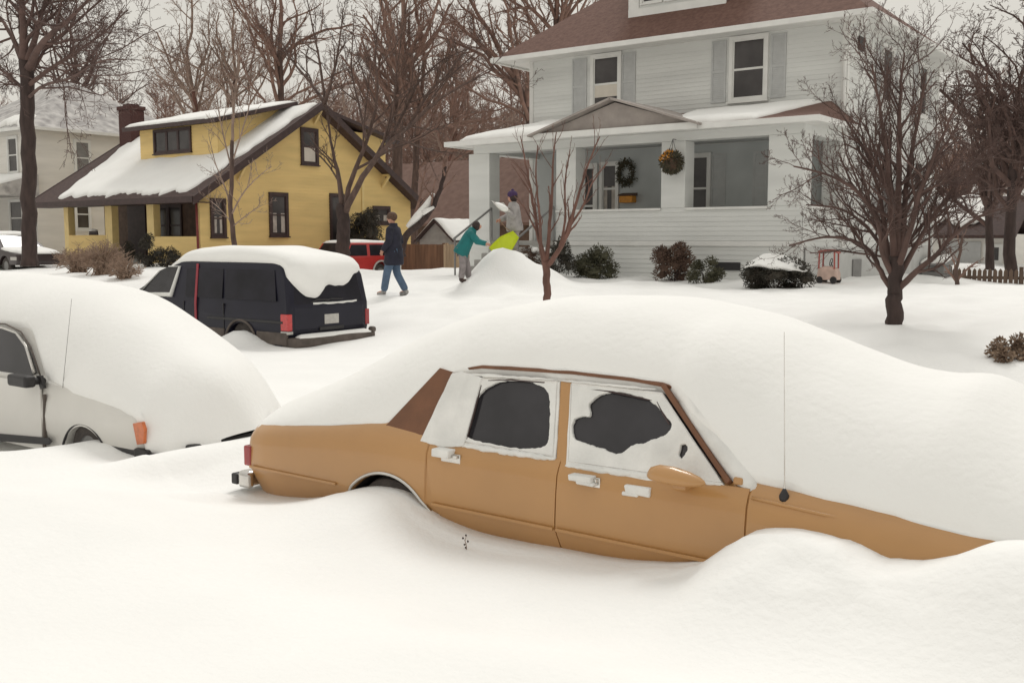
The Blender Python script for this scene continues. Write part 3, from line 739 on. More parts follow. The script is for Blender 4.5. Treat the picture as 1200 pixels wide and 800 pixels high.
# tinted side glass bands and body seams
side_quad(VY,1.0,.11,[(-14.02,1.60),(-14.02,1.10),(-12.72,1.10),(-12.80,1.60)],.004,.01).build('side_window', M['vglass'], van, bevel=.003)
side_quad(VY,1.0,.11,[(-15.12,1.60),(-15.12,1.10),(-14.10,1.10),(-14.10,1.60)],.004,.01).build('side_window', M['vglass'], van, bevel=.003)
wp = [atY(px,py,VY+.06) for px,py in [(166,344),(188,317),(198,312),(211,312),(204,345)]]
fw = side_quad(VY,1.0,.11,[(p.x,p.z) for p in wp],.006,.01).build('front_window', M['glass'], van)
P_ = [Vector((p.x, VY+max(0,p.z-1.0)*.11-.012, p.z)) for p in wp]
m = MB(); m.tube([P_[2],P_[3],P_[4],P_[0],P_[1]], [.012,.026,.045,.045,.012], 8); m.build('frost', M['frost'], fw, smooth=True)
for sx_ in (-15.16,-14.06):
    m = MB(); m.box(sx_-.007,sx_+.007,VY-.004,VY+.02,.60,1.02)
    m.build('door_seam', M['black'], van)
m = MB(); m.box(-14.5,-12.55,VY-.012,VY+.02,.745,.785); m.build('moulding', M['black'], van, bevel=.006)
q = atY(157,345,VY-.1)
m = MB(); m.ell((q.x+.02,VY-.14,q.z),(.12,.07,.085),12,8); m.box(q.x,q.x+.08,VY-.1,VY+.06,q.z-.02,q.z+.02); m.build('side_mirror', M['clad'], van, smooth=True)
st0 = atY(228,309,VY); st1 = atY(228,386,VY)
m = MB(); pts_ = [(st0.x, st0.z), (st0.x, 1.35), (st0.x, 1.0), (st0.x, .7), (st0.x, st1.z-.04)]
for a_, b_ in zip(pts_, pts_[1:]):
    P4 = [Vector((a_[0]-.028, VY+max(0,a_[1]-1)*.11-.014, a_[1])), Vector((a_[0]+.028, VY+max(0,a_[1]-1)*.11-.014, a_[1])), Vector((b_[0]+.028, VY+max(0,b_[1]-1)*.11-.014, b_[1])), Vector((b_[0]-.028, VY+max(0,b_[1]-1)*.11-.014, b_[1]))]
    o_ = len(m.v); m.v += [tuple(v) for v in P4]+[tuple(v+Vector((0,.012,0))) for v in P4]; m.f += [(o_,o_+1,o_+2,o_+3),(o_+4,o_+7,o_+6,o_+5),(o_,o_+3,o_+7,o_+4),(o_+1,o_+5,o_+6,o_+2)]
tag(m.build('strap', M['stake']), 'thin red strap hanging from under the roof snow down the side of dark minivan', 'strap')
# rear end
RX = -12.44
m = MB(); m.box(RX-.17,RX+.012,VY-.006,VY+.09,.63,.90); m.build('tail_light', M['redlens2'], van, bevel=.012)
m = MB(); m.box(RX-.17,RX+.012,VY+1.73,VY+1.826,.63,.90); m.build('tail_light', M['redlens'], van, bevel=.012)
m = MB(); m.box(RX-.17,RX+.014,VY-.008,VY+.10,.575,.622); m.build('reflector', M['plate'], van, bevel=.006)
m = MB(); m.prism([(RX+.008,VY+.13,.62),(RX+.008,VY+1.69,.62),(RX+.008,VY+1.69,1.0),(RX+.008,VY+.13,1.0)], (-.05,0,0)); ht = m.build('hatch', M['navy'], van, bevel=.02)
m = MB(); m.prism([(RX-.003,VY+.14,1.04),(RX-.003,VY+1.68,1.04),(RX-.075,VY+1.60,1.52),(RX-.075,VY+.22,1.52)], (-.03,0,0)); rw_ = m.build('rear_window', M['vglass'], van, bevel=.006)
m = MB(); m.box(RX+.006,RX+.016,VY+.78,VY+1.10,.70,.86); m.build('licence_plate', M['plate'], ht, bevel=.004)
m = MB(); m.box(RX+.006,RX+.03,VY+.66,VY+1.2,.60,.66); m.build('handle', M['black'], ht, bevel=.008)
m = MB(); m.box(RX-.3,RX+.17,VY+.0,VY+1.82,.36,.52); m.box(RX+.06,RX+.185,VY+1.72,VY+1.83,.50,.60); bp_ = m.build('bumper', M['clad'], van, bevel=.04, seg=3)
m = MB()
for k in range(2):
    m.tube([(RX-.02,VY+.5+.3*k,1.06),(RX+.01,VY+.62+.3*k,1.11),(RX+.008,VY+.9+.3*k,1.10)], .012, 6)
m.build('wiper', M['black'], van)
# snow on the van: roof drift, slumping over the rear glass
path = [(-15.95,1.40),(-15.6,1.59),(-15.3,1.70),(-15.0,1.725),(-14.2,1.725),(-13.4,1.725),(-12.9,1.715),(-12.70,1.69)]
thk = [(0,.02),(.35,.10),(.8,.19),(1.3,.23),(2.3,.27),(2.9,.26),(3.3,.22)]
rear = [(-12.60,1.63),(-12.545,1.50),(-12.49,1.30),(-12.455,1.12),(-12.44,1.00)]
def plen(P):
    q = [0]
    for a_, b_ in zip(P, P[1:]): q.append(q[-1]+math.hypot(b_[0]-a_[0], b_[1]-a_[1]))
    return q
full = path+rear; FL = plen(full); RL = FL[len(path)-1]
m = MB(); nu, nv = 90, 48; w = nu+1
for j in range(nv+1):
    v = j/nv; y = VY+.07+1.68*v
    low = sinterp([(0,1.50),(.07,1.36),(.15,1.20),(.26,1.13),(.36,1.17),(.46,1.30),(.56,1.33),(.66,1.30),(.78,1.37),(.92,1.52),(1,1.57)], v)+.035*nz(v*11,1,0,1)
    smax = interp([(z_, l_) for (x_, z_), l_ in sorted(zip(full[len(path):], FL[len(path):]), key=lambda t: t[0][1])], low)
    e = min(v, 1-v)*1.68; k = (1-(1-min(1, e/.30))**2.3)**.55
    for i in range(w):
        sL = smax*(i/nu)
        x = interp(list(zip(FL,[p[0] for p in full])), sL); z = interp(list(zip(FL,[p[1] for p in full])), sL)
        t = sstep(RL-.25, RL+.25, sL); n_ = Vector((t*.9, 0, 1-t*.75)).normalized()
        th = interp(thk, sL) if sL < 3.3 else .22
        th *= 1-.52*sstep(1.7,3.3,sL)*(.35+.65*v)
        endf = (smax-sL)
        th *= (1-(1-min(1, endf/.30))**2)**.5*.92+.08
        th = th*k*(1+.16*nz(x*1.2,y*1.2,z,1.3))+.012
        p = Vector((x, y, z))+n_*th
        m.v.append((p.x+.01*nz(y*4,z*3,1,1), p.y, p.z))
for j in range(nv):
    for i in range(nu): m.f.append((j*w+i,j*w+i+1,(j+1)*w+i+1,(j+1)*w+i))
for jj, sg in ((0,1),(nv,-1)):
    o = len(m.v); m.v += [(m.v[jj*w+i][0]-.02,m.v[jj*w+i][1]+.06*sg,m.v[jj*w+i][2]-.05) for i in range(w)]
    for i in range(nu): m.f.append((jj*w+i,jj*w+i+1,o+i+1,o+i))
VS = thing('snow_blanket', (-14.2, 11.6, 1.72), 'deep rounded snow cap on the roof of dark navy minivan, slumped over rear glass', 'snow')
m.build('snow_cap', M['snow_fine'], VS, smooth=True)
m = MB()
rr = random.Random(4)
m.tube([(RX-.02,VY+.55+.11*k,1.045+.02*nz(k,3)) for k in range(10)], [.02+.016*abs(nz(k*2.3,1)) for k in range(10)], 8)
m.build('snow_ledge', M['frost'], VS, smooth=True)
snow_patch('snow_ledge', (RX-.0,VY+.12,.52),(RX+.155,VY+.12,.52),(RX+.155,VY+1.70,.52),(RX-.0,VY+1.70,.52), .075, None, 5, 10, 40, .03, parent=VS)
# ---- red off-road wagon behind, nose to the street in the drive
SX, SY, z0 = -27.55, 26.4, .45
RY = SY-.8; s1 = SX+2.0; s0 = SX-.55
suv = thing('red_suv', (SX, SY, z0), 'small red off-road wagon with snow dusted roof in the drive beside yellow house', 'car')
prf = [(s1-.02,z0+.42),(s1,z0+.95),(s1-.05,z0+1.0),(s1-.14,z0+1.50),(s0+.25,z0+1.52),(s0-.15,z0+1.03),(s0-1.35,z0+.96),(s0-1.4,z0+.42)]
box_vehicle(suv, prf, RY, 1.6, z0+1.0, .12, 'redpaint', .05, arches=[(s1-.80,z0+.40,.40),(s0-.65,z0+.40,.40)])
for wx in (s1-.80, s0-.65):
    wheel(suv, wx, RY+.02, .22, z0+.38, .35, M['metal_grey'])
    m = MB(); m.tube([(wx+.43*math.cos(t), RY-.03, z0+.40+.43*math.sin(t)) for t in [R_(0+180*k/20) for k in range(21)]], .035, 6); m.build('fender_flare', M['plate'], suv, smooth=True)
side_quad(RY,z0+1.0,.12,[(s1-1.35,z0+1.44),(s1-1.35,z0+1.03),(s1-.22,z0+1.03),(s1-.28,z0+1.44)],.006,.01).build('side_window', M['vglass'], suv, bevel=.004)
side_quad(RY,z0+1.0,.12,[(s0+.28,z0+1.44),(s0+.02,z0+1.03),(s1-1.5,z0+1.03),(s1-1.5,z0+1.44)],.006,.01).build('side_window', M['vglass'], suv, bevel=.004)
m = MB(); m.prism([(s0-.16,RY+.15,z0+1.05),(s0-.16,RY+1.45,z0+1.05),(s0+.21,RY+1.40,z0+1.48),(s0+.21,RY+.20,z0+1.48)],(-.02,0,.015)); m.build('windshield', M['vglass'], suv)
m = MB(); m.box(s0-1.5,s0-1.36,RY+.05,RY+1.55,z0+.42,z0+.56); m.build('bumper', M['black'], suv, bevel=.02)
for yy in (RY+.14, RY+1.24):
    m = MB(); m.box(s0-1.43,s0-1.37,yy,yy+.22,z0+.66,z0+.84); m.build('headlight', M['plate'], suv, bevel=.02)
suv.rotation_euler = (0,0,math.pi/2)
sw = snow_patch('snow_layer', (s0+.2,RY+.14,z0+1.51),(s1-.16,RY+.14,z0+1.49),(s1-.16,RY+1.46,z0+1.49),(s0+.2,RY+1.46,z0+1.51), .11, 'thin snow layer lying on the roof of the red off-road wagon', 3, 24, 16, .06)
sw.data.transform(Matrix.Translation((SX,SY,0))@Matrix.Rotation(math.pi/2,4,'Z')@Matrix.Translation((-SX,-SY,0)))
# ---- dark car far left behind the tall dark tree
DY = 18.0
dk = thing('dark_sedan', (-37.5, 18.8, .95), 'dark maroon parked car with snowy roof behind trunk of tall dark tree', 'car')
def dp_(px,py): p = atY(px,py,DY); return (p.x,p.z)
xb = dp_(14,300)[0]; z0 = .85
prf = [(xb+.35,z0+.45),(xb+.32,z0+.72),(xb-.85,z0+.88),(xb-1.6,z0+1.38),(xb-3.1,z0+1.38),(xb-3.8,z0+.92),(xb-4.4,z0+.88),(xb-4.4,z0+.35),(xb+.3,z0+.33)]
box_vehicle(dk, prf, DY, 1.75, z0+.86, .28, 'darkpaint', .05, arches=[(xb-.55,z0+.3,.36),(xb-3.45,z0+.3,.36)])
for wx in (xb-.55, xb-3.45): wheel(dk, wx, DY+.05, .2, z0+.3, .31, M['metal_grey'])
side_quad(DY,z0+.86,.28,[(xb-2.3,z0+1.31),(xb-2.3,z0+.92),(xb-1.02,z0+.92),(xb-1.62,z0+1.31)],.006,.01).build('side_window', M['glass'], dk)
side_quad(DY,z0+.86,.28,[(xb-3.1,z0+1.31),(xb-3.6,z0+.95),(xb-2.4,z0+.92),(xb-2.4,z0+1.31)],.006,.01).build('side_window', M['glass'], dk)
m = MB(); m.prism([(xb-.90,DY+.18,z0+.90),(xb-.90,DY+1.57,z0+.90),(xb-1.58,DY+1.40,z0+1.36),(xb-1.58,DY+.34,z0+1.36)],(.02,0,.03)); m.build('windshield', M['glass'], dk)
m = MB(); m.box(xb-.10,xb-.0+.30,DY-.02,DY+.05,z0+.5,z0+.62); m.build('headlight', M['plate'], dk, bevel=.015)
snow_patch('snow_layer', (xb-3.2,DY+.24,z0+1.39),(xb-1.55,DY+.24,z0+1.39),(xb-1.55,DY+1.5,z0+1.39),(xb-3.2,DY+1.5,z0+1.39), .16, 'snow layer on the roof of the dark maroon car behind tree', 3, 24, 16, .05)
snow_patch('snow_layer', (xb-.95,DY+.10,z0+.90),(xb+.30,DY+.10,z0+.74),(xb+.30,DY+1.6,z0+.74),(xb-.95,DY+1.6,z0+.90), .12, 'snow layer on the hood of the dark maroon car beside dry shrubs', 7, 24, 16, .10)

# ================================================================== HOUSES
class Face:
    """maps (u, out, z) on a front (-Y) or right side (+X) wall to world boxes"""
    def __init__(s, kind, pos): s.k = kind; s.p = pos
    def pt(s, u, d, z): return Vector((u, s.p-d, z)) if s.k == 'f' else Vector((s.p+d, u, z))
    def box(s, m, u0, u1, d0, d1, z0, z1):
        a = s.pt(u0, d0, z0); b = s.pt(u1, d1, z1); m.box(a.x, b.x, a.y, b.y, a.z, b.z)
def clap(m, F, z0, z1, xl, xr, pitch=.115, out=.014, under=True):
    z = z0
    while z < z1-.005:
        zt = min(z+pitch, z1); a0, a1 = xl(z), xr(z); b0, b1 = xl(zt), xr(zt)
        if a1-a0 > .02:
            i = len(m.v)
            m.v += [F.pt(a0,out,z), F.pt(a1,out,z), F.pt(b1,.002,zt), F.pt(b0,.002,zt), F.pt(a0,.0,z), F.pt(a1,.0,z)]
            m.f += [(i,i+1,i+2,i+3),(i+4,i+5,i+1,i)]
        z = zt
def window(parent, F, u0, u1, z0, z1, trim, glass='dglass', case=.10, bars=(), mull=(), blind=None, curtain=False, name='window', sash=.035, sill=True):
    m = MB(); d = .075
    F.box(m, u0-case,u0,.0,d,z0-case*.6,z1+case); F.box(m, u1,u1+case,.0,d,z0-case*.6,z1+case)
    F.box(m, u0,u1,.0,d,z1,z1+case); F.box(m, u0,u1,.0,d-.003,z0-case*.6,z0)
    if sill: F.box(m, u0-case-.03,u1+case+.03,.0,d+.045,z0-case*.6-.05,z0-case*.6-.002)
    e = .045
    F.box(m, u0,u0+sash,.0,e,z0,z1); F.box(m, u1-sash,u1,.0,e,z0,z1); F.box(m, u0+sash,u1-sash,.0,e-.002,z1-sash,z1); F.box(m, u0+sash,u1-sash,.0,e-.002,z0,z0+sash*1.4)
    for b in bars: zz = z0+(z1-z0)*b; F.box(m, u0+sash,u1-sash,.0,e-.004,zz-.028,zz+.028)
    for b in mull: uu = u0+(u1-u0)*b; F.box(m, uu-.06,uu+.06,.0,e+.006,z0+.003,z1-.003)
    w = m.build(name, M[trim], parent)
    m = MB(); F.box(m, u0+.01,u1-.01,.004,.024,z0+.01,z1-.01); m.build('pane', M[glass], w)
    if blind:
        m = MB(); F.box(m, u0+sash,u1-sash,.018,.029,z0+(z1-z0)*blind[0],z0+(z1-z0)*blind[1]); m.build('blind', M['blind'], w)
    if curtain:
        m = MB()
        du = (u1-u0)
        for a, b in ((sash/du+.02,.34),(.66,1-sash/du-.02)): F.box(m, u0+du*a,u0+du*b,.018,.029,z0+.07,z0+(z1-z0)*.55)
        m.build('curtain', M['curtain'], w)
    return w
def shutter(parent, F, u0, u1, z0, z1, matn='shutter'):
    m = MB(); e = .035
    F.box(m,u0,u0+.05,.012,e,z0,z1); F.box(m,u1-.05,u1,.012,e,z0,z1); F.box(m,u0+.05,u1-.05,.012,e-.002,z1-.06,z1); F.box(m,u0+.05,u1-.05,.012,e-.002,z0,z0+.06); mid=(z0+z1)/2; F.box(m,u0+.05,u1-.05,.012,e-.002,mid-.035,mid+.035)
    z = z0+.06
    while z < z1-.10:
        if not (mid-.08 < z < mid+.03): F.box(m,u0+.05,u1-.05,.012,.024,z,z+.034)
        z += .05
    F.box(m,u0+.05,u1-.05,.012,.016,z0+.06,z1-.06)
    return m.build('shutter', M[matn], parent)

# ---------------- the large pale house
HX0, HX1, HY0, HY1 = -17.95, -8.45, 25.0, 33.5
BH = thing('pale_house', (-13.2, 27, 1.0), 'large two storey pale clapboard house with brown hip roof, dormer and front porch', 'house')
FF = Face('f', HY0); FR = Face('r', HX1)
m = MB(); m.box(HX0,HX1,HY0,HY1,.5,7.46); m.build('wall', M['siding'], BH)
c0 = lambda v: (lambda z: v)
m = MB(); clap(m, FF, 1.9, 7.40, c0(HX0), c0(HX1)); m.build('front_siding', M['siding'], BH, fix=False)
m = MB(); clap(m, FR, 1.9, 7.40, c0(HY0), c0(HY1)); m.build('side_siding', M['siding'], BH, fix=False)
m = MB(); m.box(HX1+.0,HX1+.03,22.55,HY1,.5,1.90); m.build('foundation', M['found'], BH)
for Fk, ca, cb in ((FF,HX0-.01,HX0+.12),(FF,HX1-.12,HX1+.0),(FR,HY0-.03,HY0+.12),(FR,HY1-.12,HY1)):
    m = MB(); Fk.box(m,ca,cb,.0,.03,1.9,7.42); m.build('corner_board', M['trim'], BH)
# main roof: hip with deep eaves
EO = .75; ez = 7.44
ex0, ex1, ey0, ey1 = HX0-EO, HX1+EO, HY0-EO, HY1+EO
ry = (ey0+ey1)/2; rise = (ry-ey0)*.80; rz = ez+rise; rx0 = ex0+(ry-ey0); rx1 = ex1-(ry-ey0)
m = MB(); V = [(ex0,ey0,ez),(ex1,ey0,ez),(ex1,ey1,ez),(ex0,ey1,ez),(rx0,ry,rz),(rx1,ry,rz)]
m.add(V,[(0,1,5,4),(1,2,5),(2,3,4,5),(3,0,4)])
m.add([(x,y,z-.06) for x,y,z in V[:4]],[(0,3,2,1)]); m.f += [(0,6,7,1),(1,7,8,2),(2,8,9,3),(3,9,6,0)]
roof = m.build('roof', M['shingle'], BH)
m = MB(); m.box(ex0,ex1,ey0,ey1,ez-.10,ez-.062)
m.build('soffit', M['trim'], BH)
m = MB()
m.box(ex0-.10,ex1+.10,ey0-.11,ey0-.002,ez-.15,ez-.01); m.box(ex1+.002,ex1+.11,ey0+.0,ey1+.1,ez-.15,ez-.01); m.box(ex0-.11,ex0-.002,ey0,ey1,ez-.15,ez-.01)
m.build('gutter', M['trim'], BH, bevel=.012)
# dormer
dX0, dX1, dY = -14.75, -11.85, 25.35
dz0 = ez+(dY-ey0)*.80-.05
DM = MB(); DM.box(dX0,dX1,dY,ry,dz0-.3,dz0+1.25); dm = DM.build('dormer', M['siding'], BH)
FD = Face('f', dY)
m = MB(); FD.box(m,dX0-.03,dX1+.03,.0,.05,dz0-.10,dz0+.22); FD.box(m,dX0-.03,dX0+.30,.0,.04,dz0+.22,dz0+1.25); FD.box(m,dX1-.30,dX1+.03,.0,.04,dz0+.22,dz0+1.25)
m.build('dormer_trim', M['trim'], dm)
for k in range(3):
    u = dX0+.42+k*.74; window(BH, FD, u, u+.55, dz0+.34, dz0+1.05, 'trim', case=.07, mull=(), bars=(), name='dormer_window', sill=False)
m = MB(); m.add([(dX0-.45,dY-.5,dz0+1.25),(dX1+.45,dY-.5,dz0+1.25),(dX1+.45,ry+.6,dz0+1.25),(dX0-.45,ry+.6,dz0+1.25),((dX0+dX1)/2-.4,ry,dz0+2.6),((dX0+dX1)/2+.4,ry,dz0+2.6)],[(0,1,5,4),(1,2,5),(2,3,4,5),(3,0,4),(0,3,2,1)])
m.build('dormer_roof', M['shingle'], dm)
# upper windows and shutters
p1, p2 = atY(695,66,HY0-.05), atY(724,120,HY0-.05)
zt_, zb_ = 7.22, 5.72
window(BH, FF, p1.x+.02, p2.x, zb_, zt_, 'trim', bars=(.5,), blind=(.26,.5))
w0, w1 = atY(859,60,HY0-.05).x, atY(896,60,HY0-.05).x
window(BH, FF, w0, w1, zb_, zt_, 'trim', bars=(.5,))
for a, b in ((671,688),(729,745),(834,851),(903,921)):
    shutter(BH, FF, atY(a,90,HY0).x, atY(b,90,HY0).x, zb_-.05, zt_+.05)
# right wall windows
for u, zb2, zt2 in ((27.7,5.75,7.15),(31.2,5.75,7.15),(27.9,2.75,4.35),(31.0,2.75,4.35)):
    window(BH, FR, u, u+.85, zb2, zt2, 'trim', bars=(.5,))
    shutter(BH, FR, u-.55, u-.13, zb2, zt2); shutter(BH, FR, u+.98, u+1.40, zb2, zt2)
m = MB(); FR.box(m,25.72,26.12,.012,.06,6.78,7.12); m.build('vent', M['black'], BH, bevel=.01)
p = atX(1002,306,HX1); p2_ = atX(1002,330,HX1)
m = MB(); FR.box(m,p.y-.33,p.y+.33,.03,.07,.9,p.z+.05); m.build('side_door', M['metal_grey'], BH, bevel=.01)
# roof vent pipe in red
m = MB(); q = Vector((-9.15,28.2,0)); zq = ez+(ex1-q.x)*.8
m.tube([(q.x,q.y,zq-.2),(q.x,q.y,zq+.62)], .085, 10); m.tube([(q.x,q.y,zq+.60),(q.x,q.y,zq+.68)], .10, 10); m.build('vent_pipe', M['redbox'], BH, auto=40)
# ---- porch
PY = 22.4
FP = Face('f', PY); FPR = Face('r', HX1-.02); 
pz = 2.05       # floor
def xq(px, Y=PY): return atY(px, 220, Y).x
POR = MB(); POR.box(HX0+.02,HX1-.05,PY+.06,HY0-.02,pz-.12,pz); POR.build('porch_floor', M['conc'], BH)
px_ = {k: xq(v) for k, v in dict(L0=550,L1=574,E0=652,E1=675,M0=775,M1=803,R0=900,R1=941).items()}
px_['R1'] = HX1-.02
# skirt below the floor and half walls between the posts
zr = 2.86
m = MB(); clap(m, FP, .8, 1.93, c0(px_['E0']), c0(px_['R1'])); 
clap(m, FP, 2.06, zr-.06, c0(px_['E0']), c0(px_['R1']));
clap(m, FP, .8, 1.93, c0(px_['L0']), c0(px_['L1']))
clap(m, FPR, 2.06, zr-.06, c0(PY), c0(HY0-.1))
m.build('porch_siding', M['siding'], BH, fix=False)
m = MB(); m.box(px_['E0'],px_['R1']-.005,PY+.003,PY+.12,.6,zr-.05); m.box(px_['L0'],px_['L1'],PY+.003,PY+.12,.6,pz); m.box(HX1-.14,HX1-.022,PY+.13,HY0-.01,.6,zr-.05); m.build('porch_half_wall', M['siding'], BH)
m = MB(); FP.box(m,px_['E0']-.02,px_['R1']+.03,-.04,.05,1.93,2.05); FP.box(m,px_['E0'],px_['M0'],-.16,.05,zr-.06,zr); FP.box(m,px_['M1'],px_['R0'],-.16,.05,zr-.06,zr); m.box(HX1-.17,HX1+.02,PY+.1,HY0-.04,zr-.06,zr); m.build('porch_rail', M['trim'], BH, bevel=.008)
for a, b in (('L0','L1'),('E0','E1'),('M0','M1'),('R0','R1')):
    zb3 = pz if a == 'L0' else 2.06
    m = MB(); m.box(px_[a],px_[b]+(.012 if a=='R0' else 0),PY-.02,PY+.46,zb3 if a=='L0' else zr,4.47)
    m.box(px_[a]+.001,px_[b]-.001,PY+.0,PY+.46,2.06,zr+.01)
    m.build('porch_post', M['siding'], BH, bevel=.012)
m = MB(); m.box(HX1-.45,HX1-.03,HY0-.25,HY0-.03,zr,4.47); m.build('porch_post', M['siding'], BH, bevel=.012)
m = MB(); m.box(HX0-.05,HX1+.0,PY-.06,PY+.42,4.47,4.72); m.box(HX1-.42,HX1+.0,PY+.42,HY0-.01,4.47,4.72); m.box(HX0-.05,HX0+.35,PY+.42,HY0-.01,4.47,4.72); m.build('porch_beam', M['siding'], BH, bevel=.01)
m = MB(); m.box(HX0+.3,HX1-.4,PY+.4,HY0-.01,4.62,4.68); m.build('porch_ceiling', M['shutter'], BH)
# porch roof (hipped ends)
e0, e1, eY, eZ = HX0-.55, HX1+.45, PY-.55, 4.78; tz = 5.48
m = MB(); V = [(e0,eY,eZ),(e1,eY,eZ),(e1,HY0-.02,eZ),(e0,HY0-.02,eZ),(e0+1.15,HY0-.02,tz),(e1-.8,HY0-.02,tz)]
m.add(V,[(0,1,5,4),(1,2,5),(3,0,4),(0,3,2,1),(2,3,4,5)]); m.build('porch_roof', M['shingle'], BH)
m = MB(); m.box(e0-.09,e1+.09,eY-.10,eY-.002,eZ-.13,eZ+.005); m.box(e1+.002,e1+.09,eY,HY0-.1,eZ-.13,eZ+.005); m.box(e0-.09,e0-.002,eY,HY0-.1,eZ-.13,eZ+.005); m.build('porch_gutter', M['trim'], BH, bevel=.01)
m = MB(); m.box(e0,e1,eY,HY0-.05,eZ-.10,eZ-.004); m.build('porch_soffit', M['trim'], BH)
# entry pediment
g0, g1, ga = atY(622,158,eY-.12), atY(822,146,eY-.12), atY(718,114,eY-.12)
gz = eZ+.03; gx = (g0.x+g1.x)/2+.05; gt = ga.z-.02
m = MB(); m.prism([(g0.x+.25,eY-.04,gz),(g1.x-.25,eY-.04,gz),(gx,eY-.04,gt-.10)],(0,.06,0)); m.build('pediment', M['warm_grey'], BH)
m = MB()
bk = 24.6
for s_, gxx in ((1,g0.x),(-1,g1.x)):
    m.slab([(gxx,eY-.30,gz-.03),(gx,eY-.30,gt),(gx,bk,gt),(gxx,bk,gz-.03)] if s_==1 else [(gx,eY-.30,gt),(gxx,eY-.30,gz-.03),(gxx,bk,gz-.03),(gx,bk,gt)],.05)
m.build('pediment_roof', M['warm_grey'], BH)
m = MB(); m.box(g0.x+.1,g1.x-.1,eY-.17,eY-.102,eZ-.12,eZ+.04); m.build('pediment_trim', M['trim'], BH, bevel=.008)
m = MB(); FF.box(m,HX0+.2,HX1-.46,.015,.020,pz,4.6); m.build('porch_inner_wall', M['porch_blue'], BH)  # thin cool grey sheet over the siding, darker than the outer walls
# porch inner wall: door, windows, shutters
du0, du1 = atY(681,210,HY0).x, atY(697,210,HY0).x
window(BH, FF, du0, du1, pz+.1, 4.15, 'trim', case=.12, name='front_door', sill=False, bars=(.45,))
u0, u1 = atY(707,210,HY0).x, atY(723,210,HY0).x; window(BH, FF, u0, u1, 2.85, 4.2, 'trim', case=.09, bars=(.5,), curtain=True)
u0, u1 = atY(806,210,HY0).x, atY(830,210,HY0).x; window(BH, FF, u0, u1, 2.6, 4.3, 'trim', case=.09, bars=(.5,))
for a, b in ((834,851),(883,899)): shutter(BH, FF, atY(a,200,HY0).x, atY(b,200,HY0).x, 2.6, 4.35)
# steps
m = MB(); sx0, sx1 = px_['L1']+.15, px_['E0']-.1
for k in range(5): m.box(sx0,sx1,PY-.32*(k+1)+.05,PY-.32*k+.05,.6,pz-.17*(k+1))
m.build('steps', M['conc'], BH, bevel=.02)
for sx_ in (sx0-.05, sx1+.05):
    m = MB()
    m.tube([(sx_,PY-.05,pz+.9),(sx_,PY-1.7,pz+.05)],.03,8); m.tube([(sx_,PY-.05,pz),(sx_,PY-.05,pz+.9)],.025,8); m.tube([(sx_,PY-1.65,1.0),(sx_,PY-1.65,pz+.08)],.025,8)
    m.build('handrail', M['metal_grey'], BH)
m = MB(); b0 = atY(838,307,PY); b1 = atY(868,317,PY); FP.box(m,b0.x,b1.x,.012,.05,b1.z,b0.z); m.build('basement_window', M['black'], BH, bevel=.01)
# downspout
a = Vector((ex1-.05,ey0-.06,ez-.14)); cx = HX1-.02
m = MB(); m.tube([a, a+Vector((-.05,.05,-.18)), Vector((cx,HY0-.10,ez-.75)), Vector((cx,HY0-.09,ez-1.0)), Vector((cx,HY0-.09,1.6))], .045, 8); m.build('downspout', M['trim'], BH, smooth=True)
# porch roof snow
n_th = .16
def onp(x, t): return Vector((x, eY+(HY0-.02-eY)*t, eZ+(tz-eZ)*t))
snow_patch('snow_layer', onp(gx+1.0,.03), onp(e1-1.5,.05), onp(e1-1.0,.97), onp(gx+.6,.97), .12, 'smooth snow layer on porch roof right of the entry pediment', 11, 70, 20, .10)
snow_patch('snow_layer', onp(e0+.25,.05), onp(g0.x+.5,.06), onp(gx-.9,.97), onp(e0+1.25,.97), n_th, 'snow layer on porch roof left of the entry pediment', 12, 50, 20, .10)
s_ = atY(868,4,26.2)
snow_patch('snow_layer', (dX1+.10,dY+.05,dz0+.08),(dX1+.85,dY+.15,dz0+.16),(dX1+.75,dY+.9,dz0+.75),(dX1+.05,dY+.9,dz0+.75), .2, 'small snow clump left in the corner beside the roof dormer', 3, 14, 12, .1)

# ---------------- the yellow house
YX1, YX0, YY0, YY1 = -30.7, -40.9, 22.45, 33.6
YH = thing('yellow_house', (-35.5, 27, 1.1), 'yellow one and a half storey bungalow with dark brown trim, front dormer and porch', 'house')
yr = 28.0; yez = 3.58; yrz = 7.45; OV = .50
ye0, ye1 = 21.85, 34.15
def yroof(y): return yez+(yrz-yez)*((y-ye0)/(yr-ye0) if y < yr else (ye1-y)/(ye1-yr))
GF = Face('r', YX1); YF = Face('f', YY0)
yb = 1.0
m = MB()   # solid behind the siding (kept behind the porch recess)
poly = [(YX1-.01,25.0,yb),(YX1-.01,YY1,yb),(YX1-.01,YY1,yroof(YY1)-.12),(YX1-.01,yr,yrz-.12),(YX1-.01,25.0,yroof(25.0)-.12)]
m.prism(poly, (YX0-YX1+.02,0,0)); m.build('wall', M['yellow'], YH)
m = MB(); m.prism([(YX1-.01,YY0,yb),(YX1-.01,25.02,yb),(YX1-.01,25.02,yroof(25.0)-.12),(YX1-.01,YY0,yroof(YY0)-.12)], (-.16,0,0)); m.build('porch_side_wall', M['yellow'], YH)
m = MB()
def gl(z):
    if z <= yroof(YY0)-.1: return YY0
    return ye0+(z+.1-yez)/(yrz-yez)*(yr-ye0)
def gr(z):
    if z <= yroof(YY1)-.1: return YY1
    return ye1-(z+.1-yez)/(yrz-yez)*(ye1-yr)
clap(m, GF, yb, 7.3, gl, gr, pitch=.125, out=.016)
m.build('gable_siding', M['yellow'], YH, fix=False)
